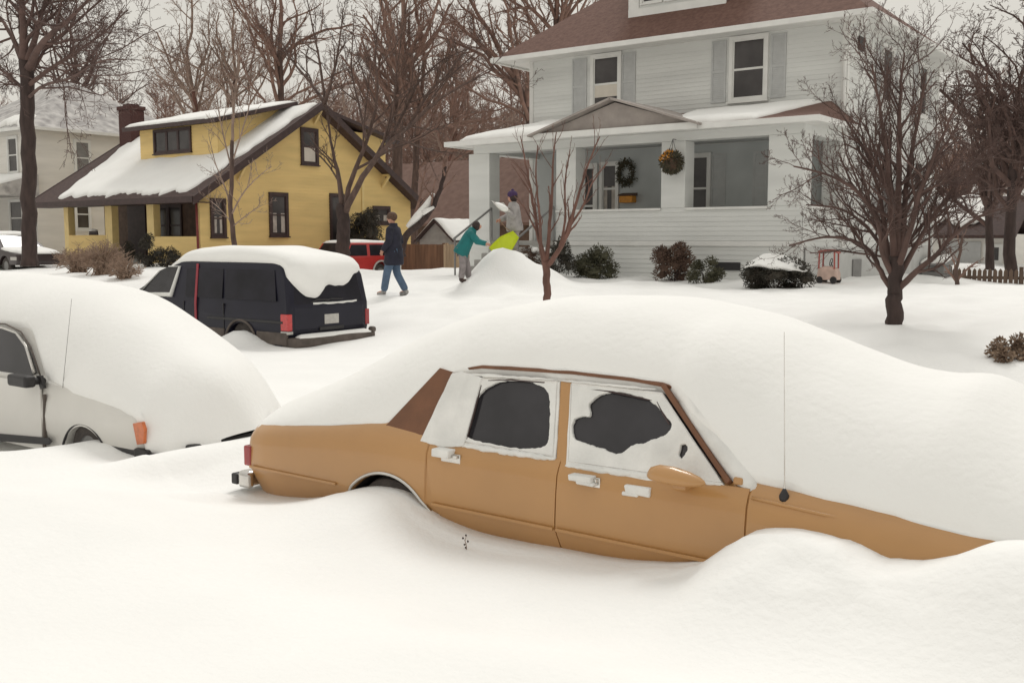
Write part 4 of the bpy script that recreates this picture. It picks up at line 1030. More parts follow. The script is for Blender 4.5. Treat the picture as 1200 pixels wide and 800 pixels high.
# main roof slabs with a slight kick at the front eave
x0, x1 = YX0-OV, YX1+OV
m = MB(); m.slab([(x0,ye0,yez),(x1,ye0,yez),(x1,yr,yrz),(x0,yr,yrz)],.16); m.slab([(x0,yr,yrz+.002),(x1,yr,yrz+.002),(x1,ye1,yez),(x0,ye1,yez)],.16)
rf = m.build('roof', M['shingle_dark'], YH)
# barge boards
for xx in (x1+.0, x0-.07):
    m = MB()
    for (ya,za),(yb_,zb4) in (((ye0-.02,yez-.05),(yr,yrz-.03)),((ye1+.02,yez-.05),(yr,yrz-.03))):
        m.prism([(xx+.003,ya,za+.06),(xx+.003,yb_,zb4+.06),(xx+.003,yb_,zb4-.24),(xx+.003,ya,za-.24)],(.07,0,0))
    m.build('barge_board', M['brown_trim'], YH)
m = MB(); m.box(x0,x1,ye0-.05,ye0-.003,yez-.20,yez+.01); m.box(x0+.05,x1-.05,ye0,YY0+.3,yez-.20,yez-.17); m.build('fascia', M['brown_trim'], YH)
for yk, dz in ((24.2,0),(yr,0),(31.8,0)):
    zz = yroof(yk)-.28; m = MB(); m.beam((YX1,yk,zz-.5),(YX1+.44,yk,zz),.09,.09); m.box(YX1+.018,YX1+.46,yk-.05,yk+.05,zz-.02,zz+.08); m.build('bracket', M['yellow_trim'], YH)
# gable windows
def gw(pxs, trim='brown_trim', **k):
    a = atX(pxs[0],pxs[1],YX1); b = atX(pxs[2],pxs[3],YX1)
    return window(YH, GF, a.y+.1, b.y-.1, min(a.z,b.z)+.08, max(a.z,b.z)-.1, trim, case=.13, **k)
gw((352,150,372,194), bars=(.5,), blind=(.03,.48)); gw((315,226,337,277), bars=(.5,), curtain=True); gw((246,233,264,278), bars=(.5,), curtain=True); gw((437,242,456,263), curtain=True)
a = atX(388,230,YX1); b = atX(401,292,YX1); window(YH, GF, a.y, b.y, 1.3, a.z, 'brown_trim', case=.12, name='side_door', sill=False)
m = MB(); m.tube([(YX1-.02,YY0-.10,3.4),(YX1-.02,YY0-.08,.9)],.045,8); m.build('downspout', M['redbox'], YH, smooth=True)
m = MB(); GF.box(m,30.55,30.68,.01,.06,1.0,4.9); m.build('downspout', M['yellow_trim'], YH, bevel=.01)
# dormer
dx0, dx1, dy = -37.2, -32.15, 24.45
zd0 = yroof(dy); zd1 = 6.50
m = MB(); m.prism([(dx0,dy,zd0-.1),(dx0,dy,zd1),(dx0,yr-.3,7.34),(dx0,yr-.3,6.9)],(dx1-dx0,0,0)); dm2 = m.build('dormer', M['yellow'], YH)
m = MB(); clap(m, Face('f',dy), zd0, zd1, c0(dx0), c0(dx1), .125, .016); m.build('dormer_siding', M['yellow'], dm2, fix=False)
m = MB(); m.slab([(dx0-.45,dy-.55,6.58),(dx1+.55,dy-.55,6.58),(dx1+.55,yr-.05,7.60),(dx0-.45,yr-.05,7.60)],.16); m.build('dormer_roof', M['brown_trim'], dm2)
a = atY(181,154,dy); b = atY(225,178,dy)
window(YH, Face('f',dy), a.x+.08, b.x-.08, b.z+.08, a.z-.06, 'brown_trim', case=.10, mull=(.333,.667), name='dormer_window')
# rear dormer
m = MB(); m.box(YX1-5.2,YX1-.15,yr+.9,yr+4.2,5.2,6.55); rd = m.build('dormer', M['yellow'], YH)
m = MB(); m.slab([(YX1-5.6,yr+.1,7.35),(YX1+.3,yr+.1,7.35),(YX1+.3,yr+4.7,6.35),(YX1-5.6,yr+4.7,6.35)],.14); m.build('dormer_roof', M['brown_trim'], rd)
# porch
m = MB(); m.box(YX0,YX1-.2,YY0+.02,25.0,yb,1.32); m.build('porch_floor', M['conc'], YH)
def yx(px): return atY(px,260,YY0).x
posts = [(yx(75),yx(80)),(yx(123),yx(131)),(yx(172),yx(180)),(yx(234),YX1-.02)]
for a, b in posts:
    m = MB(); m.box(a,b,YY0,YY0+.3,yb,3.42); m.build('porch_post', M['yellow_trim'], YH, bevel=.012)
for pa, pb, ztop in ((0,1,2.22),(2,3,2.16)):
    m = MB(); clap(m, YF, .7, ztop, c0(posts[pa][1]), c0(posts[pb][0]), .125, .016); m.build('porch_siding', M['yellow'], YH, fix=False)
m = MB(); m.box(posts[0][1],posts[1][0],YY0+.003,YY0+.14,.7,2.25); m.box(posts[2][1],posts[3][0],YY0+.003,YY0+.14,.7,2.19); m.build('porch_half_wall', M['yellow'], YH)
m = MB(); m.box(YX0,YX1-.02,YY0-.02,YY0+.3,3.42,3.60); m.build('porch_beam', M['brown_trim'], YH)
WFy = Face('f', 24.97)
a = atY(150,240,24.97).x; b = atY(171,240,24.97).x
m = MB(); WFy.box(m,a,b,.0,.06,1.32,3.5); m.build('front_door', M['brown_trim'], YH, bevel=.01)
for q0, q1 in ((184,196),(199,212)):
    window(YH, WFy, atY(q0,240,24.97).x, atY(q1,240,24.97).x, 1.9, 3.4, 'brown_trim', case=.1, bars=(.5,))
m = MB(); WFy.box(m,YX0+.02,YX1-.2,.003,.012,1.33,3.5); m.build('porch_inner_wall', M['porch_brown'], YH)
# chimney
m = MB(); m.box(-41.15,-40.25,26.0,26.7,1.0,7.75); m.box(-41.21,-40.19,25.95,26.75,7.75,7.92); m.box(-40.95,-40.45,26.1,26.6,7.92,8.02); m.build('chimney', M['brick'], YH, bevel=.015)
# snow on its roofs
def ony(x, t): return Vector((x, ye0+(yr-ye0)*t, yez+(yrz-yez)*t))
snow_patch('snow_layer', ony(x0+1.9,.045), ony(x1-.75,.05), ony(x1-.18,.995), ony(x0+.12,.985), .11, 'broad snow layer on front roof slope of yellow house', 21, 110, 50, .22)
snow_patch('snow_layer', (dx0-.35,dy-.48,6.60),(dx1+.45,dy-.48,6.60),(dx1+.5,yr-.1,7.58),(dx0-.4,yr-.1,7.58), .10, 'snow layer on the shed roof of yellow house dormer', 22, 60, 24, .12)
snow_patch('snow_layer', (x1-.06,ye1-.1,yez+.07),(x1-.06,yr+.2,yrz-.1),(x1-1.6,yr+.2,yrz-.1),(x1-1.6,ye1-.1,yez+.07), .14, 'strip of snow on rear roof slope of yellow house', 23, 40, 16, .06)

# ---------------- white house far left
WHX = -46.6
WH = thing('white_house', (-51, 27, 1.1), 'white two storey house with snow dusted grey hip roof at far left', 'house')
m = MB(); m.box(-56.5,WHX,25.0,34.0,.6,7.25); m.build('wall', M['greysiding'], WH)
m = MB(); clap(m, Face('f',25.0), 1.4, 7.2, c0(-56.5), c0(WHX), .13, .014); m.build('front_siding', M['greysiding'], WH, fix=False)
m = MB(); clap(m, Face('r',WHX), 1.4, 7.2, c0(25.0), c0(34.0), .13, .014); m.build('side_siding', M['greysiding'], WH, fix=False)
e_ = .45; X0_,X1_,Y0_,Y1_ = -56.5-e_,WHX+e_,25-e_,34+e_; rr_ = (Y1_-Y0_)/2
m = MB(); m.add([(X0_,Y0_,7.3),(X1_,Y0_,7.3),(X1_,Y1_,7.3),(X0_,Y1_,7.3),(X0_+rr_,Y0_+rr_,7.3+rr_*.62),(X1_-rr_,Y0_+rr_,7.3+rr_*.62)],[(0,1,5,4),(1,2,5),(2,3,4,5),(3,0,4),(0,3,2,1)]); m.build('roof', M['shingle_grey'], WH)
m = MB(); m.box(X0_-.08,X1_+.08,Y0_-.09,Y0_-.002,7.16,7.31); m.box(X1_+.002,X1_+.09,Y0_,Y1_,7.16,7.31); m.build('gutter', M['trim'], WH, bevel=.01)
FWr = Face('r',WHX); FWf = Face('f',25.0)
a = atX(88,166,WHX); b = atX(105,204,WHX); window(WH, FWr, a.y, b.y, 5.25, 6.8, 'trim', bars=(.5,), glass='metal_grey')
a = atX(89,240,WHX); b = atX(105,275,WHX); window(WH, FWr, a.y, b.y, 2.6, 4.0, 'trim', bars=(.5,))
a = atY(10,165,25); b = atY(22,204,25); window(WH, FWf, a.x, b.x, 5.3, 6.9, 'trim', bars=(.5,))
window(WH, FWf, -53.5, -52.3, 5.3, 6.9, 'trim', bars=(.5,))
m = MB(); m.box(-55.5,-46.9,22.4,25.0,.6,1.9); m.build('porch_base', M['greysiding'], WH)
for xx in (-55.3,-51.2,-47.2):
    m = MB(); m.box(xx-.14,xx+.14,22.45,22.75,1.9,4.1); m.build('porch_post', M['trim'], WH, bevel=.01)
m = MB(); m.prism([(-56.0,22.0,4.1),(-56.0,22.0,4.25),(-56.0,25.0,5.1),(-56.0,25.0,4.1)],(9.7,0,0)); m.build('porch_roof', M['shingle_grey'], WH)
window(WH, FWf, -49.0, -47.9, 2.3, 3.9, 'trim', bars=(.5,))
m = MB(); FWf.box(m,-51.4,-50.4,.0,.05,1.9,3.95); m.build('front_door', M['brown_trim'], WH, bevel=.01)
snow_patch('snow_layer', (-55.9,22.05,4.27),(-46.4,22.05,4.27),(-46.4,24.9,5.08),(-55.9,24.9,5.08), .2, 'snow layer on porch roof of the white house far left', 31, 50, 14, .15)
snow_patch('snow_layer', (X1_-3.2,Y0_+.15,7.42),(X1_-.5,Y0_+.15,7.42),(X1_-1.2,Y0_+1.1,7.98),(X1_-3.0,Y0_+1.2,8.05), .2, 'patchy snow clump near the eave corner of white house roof', 32, 24, 12, .4)

# ---------------- brown-roofed house beyond the drive
BB = thing('brown_roofed_house', (-39, 48, 1.0), 'distant house with big reddish brown roof between yellow house and pale house', 'house')
m = MB(); m.box(-46,-30.5,45,54,.5,3.2); m.build('wall', M['porch_brown'], BB)
m = MB(); m.slab([(-46.6,44.4,3.0),(-30.0,44.4,3.0),(-30.0,49.5,7.0),(-46.6,49.5,7.0)],.2); m.slab([(-46.6,49.5,7.002),(-30.0,49.5,7.002),(-30.0,54.6,3.0),(-46.6,54.6,3.0)],.2); m.build('roof', M['far_roof'], BB)
m = MB(); m.prism([(-30.51,45,3.1),(-30.51,54,3.1),(-30.51,49.5,6.8)],(-.05,0,0)); m.build('gable', M['porch_brown'], BB)
window(BB, Face('f',45), -36.2, -35.2, 1.5, 2.7, 'trim', bars=(.5,))
# playhouse / shed with snowy roof behind the board fence
SH = thing('garden_shed', (-27.4, 31.5, 1.0), 'small shed with snow covered gable roof behind brown board fence', 'shed')
a = atY(492,290,31); b = atY(532,290,31)
m = MB(); m.box(a.x,b.x,31,33,.6,2.1); m.build('wall', M['conc'], SH)
gxm = (a.x+b.x)/2
m = MB(); m.prism([(a.x,31.02,2.1),(b.x,31.02,2.1),(gxm,31.02,2.85)],(0,.1,0)); m.build('gable', M['conc'], SH)
m = MB(); m.slab([(a.x-.15,30.8,2.03),(gxm,30.8,2.9),(gxm,33.2,2.9),(a.x-.15,33.2,2.03)],.07); m.slab([(gxm,30.8,2.902),(b.x+.15,30.8,2.03),(b.x+.15,33.2,2.03),(gxm,33.2,2.902)],.07); m.build('roof', M['brown_trim'], SH)
snow_patch('snow_layer', (b.x+.12,30.85,2.06),(b.x+.12,33.15,2.06),(gxm+.02,33.15,2.92),(gxm+.02,30.85,2.92), .14, 'snow layer on the right slope of small shed roof', 41, 24, 16, .05)
snow_patch('snow_layer', (gxm-.02,30.85,2.92),(gxm-.02,33.15,2.92),(a.x-.12,33.15,2.06),(a.x-.12,30.85,2.06), .12, 'snow layer on the left slope of small shed roof', 42, 24, 16, .05)
# board fence
def board_fence(root, xa, xb, y, z0, z1, w, matn, gap=.012, pointed=False, per_post=2.0):
    m = MB(); x = xa; k = 0
    while x < xb-.02:
        x2 = min(x+w, xb); t = z1+.015*nz(k,3,1,1.7); yy = y+.006*nz(k,1,1,2.1)
        if pointed: m.prism([(x,yy,z0),(x2,yy,z0),(x2,yy,t-.08),((x+x2)/2,yy,t),(x,yy,t-.08)],(0,.022,0))
        else: m.box(x,x2,yy,yy+.022,z0,t)
        x = x2+gap; k += 1
    m.build('boards', M[matn], root)
    m = MB()
    for zz in (z0+.35, z1-.28): m.box(xa,xb,y+.03,y+.08,zz-.045,zz+.045)
    m.build('rail', M[matn], root)
    x = xa+.05
    while x < xb:
        m = MB(); m.box(x-.05,x+.05,y+.085,y+.18,z0-.2,z1+.05); m.build('post', M[matn], root); x += per_post
a = atY(470,290,28.5).x; b = atY(520,290,28.5).x; c = atY(546,290,28.5).x
F1 = thing('board_fence', ((a+b)/2,28.5,1.0), 'brown vertical board fence in front of the small shed', 'fence')
board_fence(F1, a, b, 28.5, .6, 1.90, .14, 'fence')
F2 = thing('board_fence', ((b+c)/2,28.5,1.0), 'paler tan section of board fence beside the pale house', 'fence')
board_fence(F2, b+.03, c+.6, 28.45, .6, 1.90, .14, 'fence2')
# ---------------- right background: garage, AC box, picket fence
GA = thing('garage', (-8, 44, .8), 'pale garage with snowy roof behind right side picket fence', 'garage')
a = atY(1085,300,44).x; b = atY(1178,300,44).x
m = MB(); m.box(a,b,44,50,.3,2.3); m.build('wall', M['greysiding'], GA)
m = MB(); m.slab([(a-.4,43.6,2.25),(b+.4,43.6,2.25),(b+.4,47,3.9),(a-.4,47,3.9)],.14); m.slab([(a-.4,47,3.902),(b+.4,47,3.902),(b+.4,50.4,2.25),(a-.4,50.4,2.25)],.14); m.build('roof', M['shingle_dark'], GA)
m = MB(); Face('f',44).box(m,a+.6,b-.9,.0,.04,.5,2.0); m.build('garage_door', M['shutter'], GA, bevel=.01)
window(GA, Face('f',44), b-.7, b-.2, 1.2, 1.8, 'trim')
snow_patch('snow_layer', (a-.3,44.4,2.72),(b-.9,44.4,2.72),(b-1.4,46.9,3.9),(a-.3,46.9,3.9), .13, 'patchy snow layer on roof of the pale garage at right', 51, 40, 24, .5)
BX = thing('storage_bin', (-8.6, 32.4, .8), 'dark grey storage bin with snowy lid beside the picket fence', 'bin')
a = atY(1079,320,32).x; b = atY(1106,320,32).x
m = MB(); m.box(a,b,32,32.9,.5,1.30); m.build('body', M['metal_grey'], BX, bevel=.03)
m = MB(); m.prism([(a-.05,31.95,1.30),(a-.05,31.95,1.36),(a-.05,32.95,1.52),(a-.05,32.95,1.30)],(b-a+.1,0,0)); m.build('lid', M['metal_grey'], BX, bevel=.01)
m = MB(); m.box(a+.2,b-.2,31.97,32.0,1.12,1.16); m.build('handle', M['black'], BX)
snow_patch('snow_layer', (a-.02,31.98,1.37),(b+.02,31.98,1.37),(b+.02,32.93,1.52),(a-.02,32.93,1.52), .26, 'rounded snow cap on the lid of grey storage bin', 52, 16, 12, .03)
PF = thing('picket_fence', (-5.5,33,.7), 'grey brown wooden picket fence running to the right edge', 'fence')
board_fence(PF, atY(1110,320,33).x, atY(1300,320,33).x, 33, .35, 1.22, .11, 'picket', gap=.035, pointed=True)
# ================================================================== TREES
class Tree:
    def __init__(s, seed): s.r = random.Random(seed); s.t = MB(); s.b = MB()
    def twig(s, p, d, L, r, lvl, P):
        R = s.r; n = max(2, P['seg'][min(lvl, len(P['seg'])-1)]); pts = [p.copy()]; rad = [r]; d = d.normalized(); st = L/n
        jit = P['jit']; up = P['up']
        rmin = P['rmin']
        for i in range(n):
            d = (d+Vector((R.gauss(0,jit),R.gauss(0,jit),R.gauss(0,jit)))+Vector((0,0,up))).normalized()
            pts.append(pts[-1]+d*st); rad.append(max(rmin, r*(1-.62*(i+1)/n)))
        sides = 5 if r > .03 else (4 if r > .014 else 3)
        s.b.tube(pts, rad, sides, cap=False)
        if lvl < P['lv']: s.kids(pts, rad, L, lvl+1, P)
    def kids(s, pts, rad, L, lvl, P, t0=None):
        R = s.r; k = P['n'][min(lvl-1, len(P['n'])-1)]; k = max(1, int(round(k*R.uniform(.8,1.2))))
        t0 = P['t0'] if t0 is None else t0; m = len(pts)-1
        for q in range(k):
            t = t0+(1-t0)*(q+R.random())/k; f = min(m-1e-4, t*m); i = int(f); u = f-i
            p = pts[i].lerp(pts[i+1], u); d = (pts[i+1]-pts[i]).normalized()
            r = rad[i]*(1-u)+rad[i+1]*u
            ax = d.orthogonal().normalized(); ax.rotate(Matrix.Rotation(R.uniform(0, 2*math.pi), 3, d))
            a = R_(R.uniform(*P['ang'])); nd = d*math.cos(a)+ax*math.sin(a)
            s.twig(p, nd, L*P['lr']*R.uniform(.65,1.15)*(1.15-.5*t), max(P['rmin'], r*R.uniform(.45,.68)), lvl, P)
    def limb(s, pts, r0, r1, P, trunk=False, t0=.25, L=None, kids=True):
        """a main limb through given points, then random branching along it"""
        Q = []; n = len(pts)
        for i in range(n-1):
            p0 = pts[max(i-1,0)]; p1 = pts[i]; p2 = pts[i+1]; p3 = pts[min(i+2,n-1)]
            for k in range(4):
                t = k/4; Q.append(.5*((2*p1)+(p2-p0)*t+(2*p0-5*p1+4*p2-p3)*t*t+(3*p1-p0-3*p2+p3)*t**3))
        Q.append(pts[-1].copy()); m = len(Q)-1
        amp = r0*.35
        for i in range(1, m): Q[i] = Q[i]+Vector((s.r.gauss(0,1),s.r.gauss(0,1),0))*amp*.3
        rad = [r0+(r1-r0)*(i/m)**.8 for i in range(m+1)]
        if trunk: rad[0] *= 1.25
        (s.t if trunk else s.b).tube(Q, rad, 10 if trunk else 7)
        LL = L or sum((Q[i+1]-Q[i]).length for i in range(m))
        if kids: s.kids(Q, rad, LL, 1, P, t0)
        return Q, rad
    def done(s, name, base, label, tmat, bmat, group=None, cat='tree'):
        o = thing(name, base, label, cat, group)
        if s.t.v: s.t.build('trunk', M[tmat], o, smooth=True, fix=False)
        if s.b.v: s.b.build('branches', M[bmat], o, smooth=True, fix=False)
        return o
PD = dict(seg=[6,5,4,3], jit=.16, up=.05, rmin=.004, lv=3, n=[9,6,4], t0=.2, ang=(25,60), lr=.48)
def P_(**k): q = dict(PD); q.update(k); return q
def path(pxs, Y, dy0=0.0, dy1=0.0):
    n = len(pxs)-1
    return [atY(a, b, Y+dy0+(dy1-dy0)*i/n) for i, (a, b) in enumerate(pxs)]
# ---- right-hand spreading tree on the lawn
Y = 15.4; T = Tree(5); P = P_(rmin=.0022, lv=4, n=[14,8,5,3], lr=.44, seg=[6,5,4,3,2], up=.07, jit=.15, ang=(22,55))
T.limb(path([(1048,392),(1048,372),(1048,352),(1049,334),(1050,300)], Y), .135, .10, P, True, kids=False)
G = [([(1046,342),(1032,318),(1022,297),(1000,282),(965,278),(925,288)],.05,.4,-.3),
     ([(1047,325),(1034,295),(1028,260),(1005,225),(970,205),(930,195)],.05,-.9,-.3),
     ([(1048,320),(1038,280),(1032,235),(1015,180),(985,130)],.055,.9,0),
     ([(1049,310),(1044,250),(1040,190),(1030,120),(1022,75)],.06,-.5,0),
     ([(1050,310),(1052,250),(1054,180),(1056,110),(1060,62)],.07,.1,0),
     ([(1051,310),(1060,250),(1066,190),(1078,130),(1085,85)],.06,.8,0),
     ([(1052,315),(1068,265),(1082,215),(1102,165),(1122,120)],.055,-.9,0),
     ([(1053,325),(1072,290),(1092,255),(1122,215),(1150,180)],.05,.8,0),
     ([(1053,338),(1074,318),(1098,298),(1122,272),(1152,252),(1182,243)],.055,-.4,0),
     ([(1050,330),(1056,300),(1075,270),(1096,250),(1128,238)],.04,1.2,0),
     ([(1049,325),(1040,300),(1015,265),(985,245),(945,240)],.045,1.3,0)]
for pts, r, dy, _ in G: T.limb(path(pts, Y, 0, dy), r, .012, P, t0=.18)
T.done('bare_tree', tuple(atY(1048,374,Y)), 'dark wide spreading bare tree alone on the snowy lawn right of pale house', 'bark_dark', 'twig_dark')
# ---- young reddish multi-stemmed tree in front of the porch
Y = 15.0; T = Tree(8); P = P_(rmin=.0035, lv=2, n=[8,3], lr=.30, up=.10, jit=.13, ang=(16,38))
T.limb(path([(641,378),(641,358),(641,340),(640,322),(640,306)], Y), .075, .068, P, True, kids=False)
for pts, r, dy in [([(639,312),(634,292),(629,265),(623,228),(616,192),(610,160)],.052,.3),([(640,308),(634,285),(632,250),(628,210),(630,170)],.04,-.4),
     ([(640,308),(643,280),(646,240),(648,195),(652,155)],.05,.2),([(642,310),(656,292),(668,265),(678,228),(690,190),(703,160)],.055,-.2),
     ([(655,293),(662,260),(662,215),(668,175)],.03,.5),([(668,265),(684,240),(694,215),(712,190)],.025,-.3)]:
    T.limb(path(pts, Y, 0, dy), r, .009, P, t0=.2)
T.done('bare_tree', tuple(atY(641,362,Y)), 'young reddish bare tree forking low in front of the pale house porch', 'bark_red', 'bark_red')
# ---- tall dark tree at far left
Y = 14.0; T = Tree(11); P = P_(rmin=.0045, lv=4, n=[13,7,4,3], lr=.46, up=.03, jit=.17, ang=(28,65), seg=[6,5,4,3,2])
T.limb(path([(35,312),(34,250),(33,180),(32,110),(30,70)], Y), .20, .17, P, True, kids=False)
for pts, r, dy in [([(30,75),(27,30),(24,-30),(20,-110)],.15,.2),([(34,80),(46,55),(72,30),(100,5),(125,-25)],.12,-.6),([(33,72),(45,30),(58,-20),(66,-80)],.10,1.0),
     ([(31,78),(18,50),(0,20),(-25,-15)],.10,.5),([(34,100),(58,82),(88,62),(122,38),(150,12)],.07,.9),([(33,115),(52,100),(82,92),(118,72),(148,70)],.05,-1.0),([(32,110),(12,90),(-12,75),(-40,70)],.06,-.6),([(34,92),(52,60),(85,30),(90,-10)],.06,1.6)]:
    T.limb(path(pts, Y, 0, dy), r, .014, P, t0=.15)
T.done('bare_tree', tuple(atY(35,312,Y)), 'tall bare tree with straight dark trunk in front of the white house', 'bark_dark', 'twig_dark')
# ---- many-stemmed tree by the yellow gable
Y = 24.5; T = Tree(14); P = P_(rmin=.005, lv=4, n=[9,6,4,3], lr=.40, up=.07, jit=.15, ang=(22,52), seg=[6,5,4,3,2])
T.limb(path([(402,312),(402,290),(402,265),(402,240)], Y), .27, .21, P, True, kids=False)
for pts, r, dy, kd in [([(401,250),(397,210),(388,165),(381,120)],.125,0,True),([(381,122),(362,95),(343,72),(325,40)],.075,.5,True),([(381,120),(390,88),(397,55),(402,10)],.075,-.6,True),([(381,118),(374,70),(366,30),(358,-10)],.06,.2,True),
      ([(404,248),(412,210),(430,165),(442,115),(440,60),(448,0)],.11,.8,True),([(405,248),(425,208),(452,172),(482,146),(508,122),(542,100),(578,82)],.125,-.5,True),
      ([(455,170),(474,130),(492,95),(520,70),(556,55)],.065,.6,True),([(440,185),(458,145),(464,90),(472,30)],.065,-.9,True),([(480,147),(505,105),(532,85),(560,60)],.06,.4,True),([(430,165),(420,120),(412,80),(415,20)],.055,1.0,True)]:
    T.limb(path(pts, Y, 0, dy), r, .014, P, t0=.22)
T.done('bare_tree', tuple(atY(402,300,Y)), 'large dark multi-stemmed bare tree beside the gable wall of yellow house', 'bark_dark', 'bark_mid')
# ---- slim pale tree in front of the yellow gable
Y = 19.5; T = Tree(17); P = P_(rmin=.0038, lv=3, n=[9,5,3], lr=.36, up=.09, jit=.13, ang=(25,50))
T.limb(path([(276,300),(273,270),(270,240),(272,200),(272,165)], Y), .085, .055, P, True, kids=False)
for pts, r, dy in [([(272,168),(274,125),(278,85),(282,45),(285,10)],.05,.1),([(270,240),(262,215),(252,190),(245,160)],.03,.2),([(272,250),(286,225),(302,208),(318,195)],.03,-.3),([(272,200),(262,160),(255,120),(252,80)],.03,-.2),([(272,190),(285,150),(295,110),(300,70)],.03,.4),([(272,262),(258,245),(242,232)],.022,.3),([(273,265),(292,250),(308,240)],.022,-.2)]:
    T.limb(path(pts, Y, 0, dy), r, .008, P, t0=.15)
T.done('bare_tree', tuple(atY(276,300,Y)), 'slim pale barked bare tree in front of yellow gable wall', 'bark_mid', 'twig_pale')
# ---- leaning tree with snow on its trunk behind the walking man
Y = 26.0; T = Tree(19); P = P_(rmin=.007, lv=2, n=[6,4], lr=.35, up=.12, jit=.14)
T.limb(path([(470,300),(476,276),(492,262),(505,246),(516,222),(522,195)], Y), .15, .06, P, True, t0=.6)
T.limb(path([(478,274),(490,240),(495,215),(500,190)], Y, 0, .5), .07, .02, P)
T.limb(path([(520,200),(530,160),(545,130)], Y, 0, -.4), .05, .015, P)
T.done('bare_tree', tuple(atY(470,300,Y)), 'leaning dark bare tree with snow along its trunk behind walking man', 'bark_dark', 'twig_mid')
m = MB(); pts = path([(478,270),(490,258),(500,246),(508,232)], Y, -.05, -.05); m.tube([p+Vector((0,0,.14)) for p in pts], [.08,.15,.13,.06], 8)
pts = path([(496,249),(508,243)], Y, -.2, -.2); m.tube(pts, [.10,.05], 8)
tag(m.build('snow_ledge', M['snow_fine'], smooth=True), 'strip of snow lying along the leaning dark tree trunk', 'snow')
# ---- trees standing behind the houses, each from a guided trunk
def back_tree(seed, trunkpx, Y, r, label, tm, bm_, spread=None, P=None, nl=8, h=6.0, group='bare trees behind the houses', base=None):
    T = Tree(seed); R = T.r; P = P or P_(rmin=.0075, lv=4, n=[7,5,4,3], lr=.46, seg=[6,4,3,3,2], up=.07, jit=.17, ang=(22,55))
    pts = path(trunkpx, Y); Q, rad = T.limb(pts, r, r*.55, P, True, t0=.55)
    m = len(Q)-1
    for k in range(nl):
        t = .5+.5*(k+R.random())/nl; i = min(m-1, int(t*m)); d = (Q[i+1]-Q[i]).normalized(); ax = d.orthogonal(); ax.rotate(Matrix.Rotation(2.4*k+R.uniform(-.5,.5), 3, d)); a = R_(R.uniform(22,48))
        T.twig(Q[i].copy(), d*math.cos(a)+ax.normalized()*math.sin(a), h*R.uniform(.6,1.1)*(1.2-.4*t), r*R.uniform(.32,.5), 0, P)
    T.twig(Q[-1].copy(), (Q[-1]-Q[-2]), h*.9, r*.5, 0, P)
    return T.done('bare_tree', tuple(base or pts[0]), label, tm, bm_, group)
back_tree(31, [(232,300),(231,200),(229,130),(226,105)], 40, .24, 'bare tree rising just right of the brick chimney, forking into wide limbs', 'bark_red', 'twig_pale', h=8)
back_tree(32, [(276,300),(275,200),(272,130),(276,90)], 42, .22, 'slender bare tree rising behind yellow house dormer roof', 'bark_mid', 'twig_pale', h=6.5)
back_tree(33, [(332,300),(331,200),(329,110),(328,60)], 40, .27, 'dark straight bare tree rising behind ridge of yellow house roof', 'bark_mid', 'twig_mid', h=8, nl=9)
back_tree(34, [(464,320),(465,220),(467,140),(468,80)], 38, .34, 'thick grey brown bare trunk rising right behind the yellow house gable', 'bark_mid', 'twig_mid', h=8.5, nl=9)
back_tree(35, [(484,320),(486,240),(489,160),(494,110)], 41, .24, 'thinner bare tree between the thick trunk and the brown roof', 'bark_mid', 'twig_mid', h=7)
back_tree(36, [(634,320),(632,200),(618,130),(600,85)], 44, .30, 'bare tree showing at the left edge of pale house, limbs leaning left', 'bark_mid', 'twig_mid', h=8.5)
back_tree(37, [(88,320),(86,200),(84,130),(90,85)], 38, .22, 'dark bare tree behind the white house roof beside the tall trunk', 'bark_dark', 'twig_dark', h=7.5, nl=10)
back_tree(38, [(520,320),(522,240),(530,180),(534,140)], 58, .3, 'reddish bare tree rising over the big brown roof', 'bark_red', 'twig_mid', h=8)
back_tree(39, [(660,320),(660,160),(655,60),(652,20)], 46, .3, 'bare tree rising behind the left slope of pale house roof', 'bark_mid', 'twig_mid', h=8)
RT = dict(group='dark bare trees behind the picket fence')
back_tree(41, [(1184,345),(1184,280),(1186,220),(1188,190)], 36, .22, 'dark dense bare tree behind the picket fence at right edge', 'bark_dark', 'twig_dark', h=4.2, nl=11, P=P_(rmin=.008, lv=4, n=[8,5,4,3], lr=.48, up=.03, jit=.2, ang=(25,65), seg=[6,4,3,3,2]), **RT)
back_tree(42, [(1160,340),(1160,290),(1158,245),(1160,215)], 40, .18, 'bare tree between the garage and the right edge, behind pickets', 'bark_dark', 'twig_dark', h=4, nl=12, **RT)
back_tree(43, [(1125,345),(1126,300),(1130,255),(1133,220)], 52, .2, 'bare tree behind the pale garage with tall thin shoots', 'bark_mid', 'twig_mid', h=6, nl=10, **RT)
back_tree(44, [(1215,350),(1214,280),(1208,200),(1200,150)], 42, .26, 'dark bare tree partly cut by the right edge of the view', 'bark_dark', 'twig_dark', h=6, nl=10, P=P_(rmin=.008, lv=4, n=[8,5,4,3], lr=.48, up=.05, jit=.2, ang=(25,65), seg=[6,4,3,3,2]), **RT)
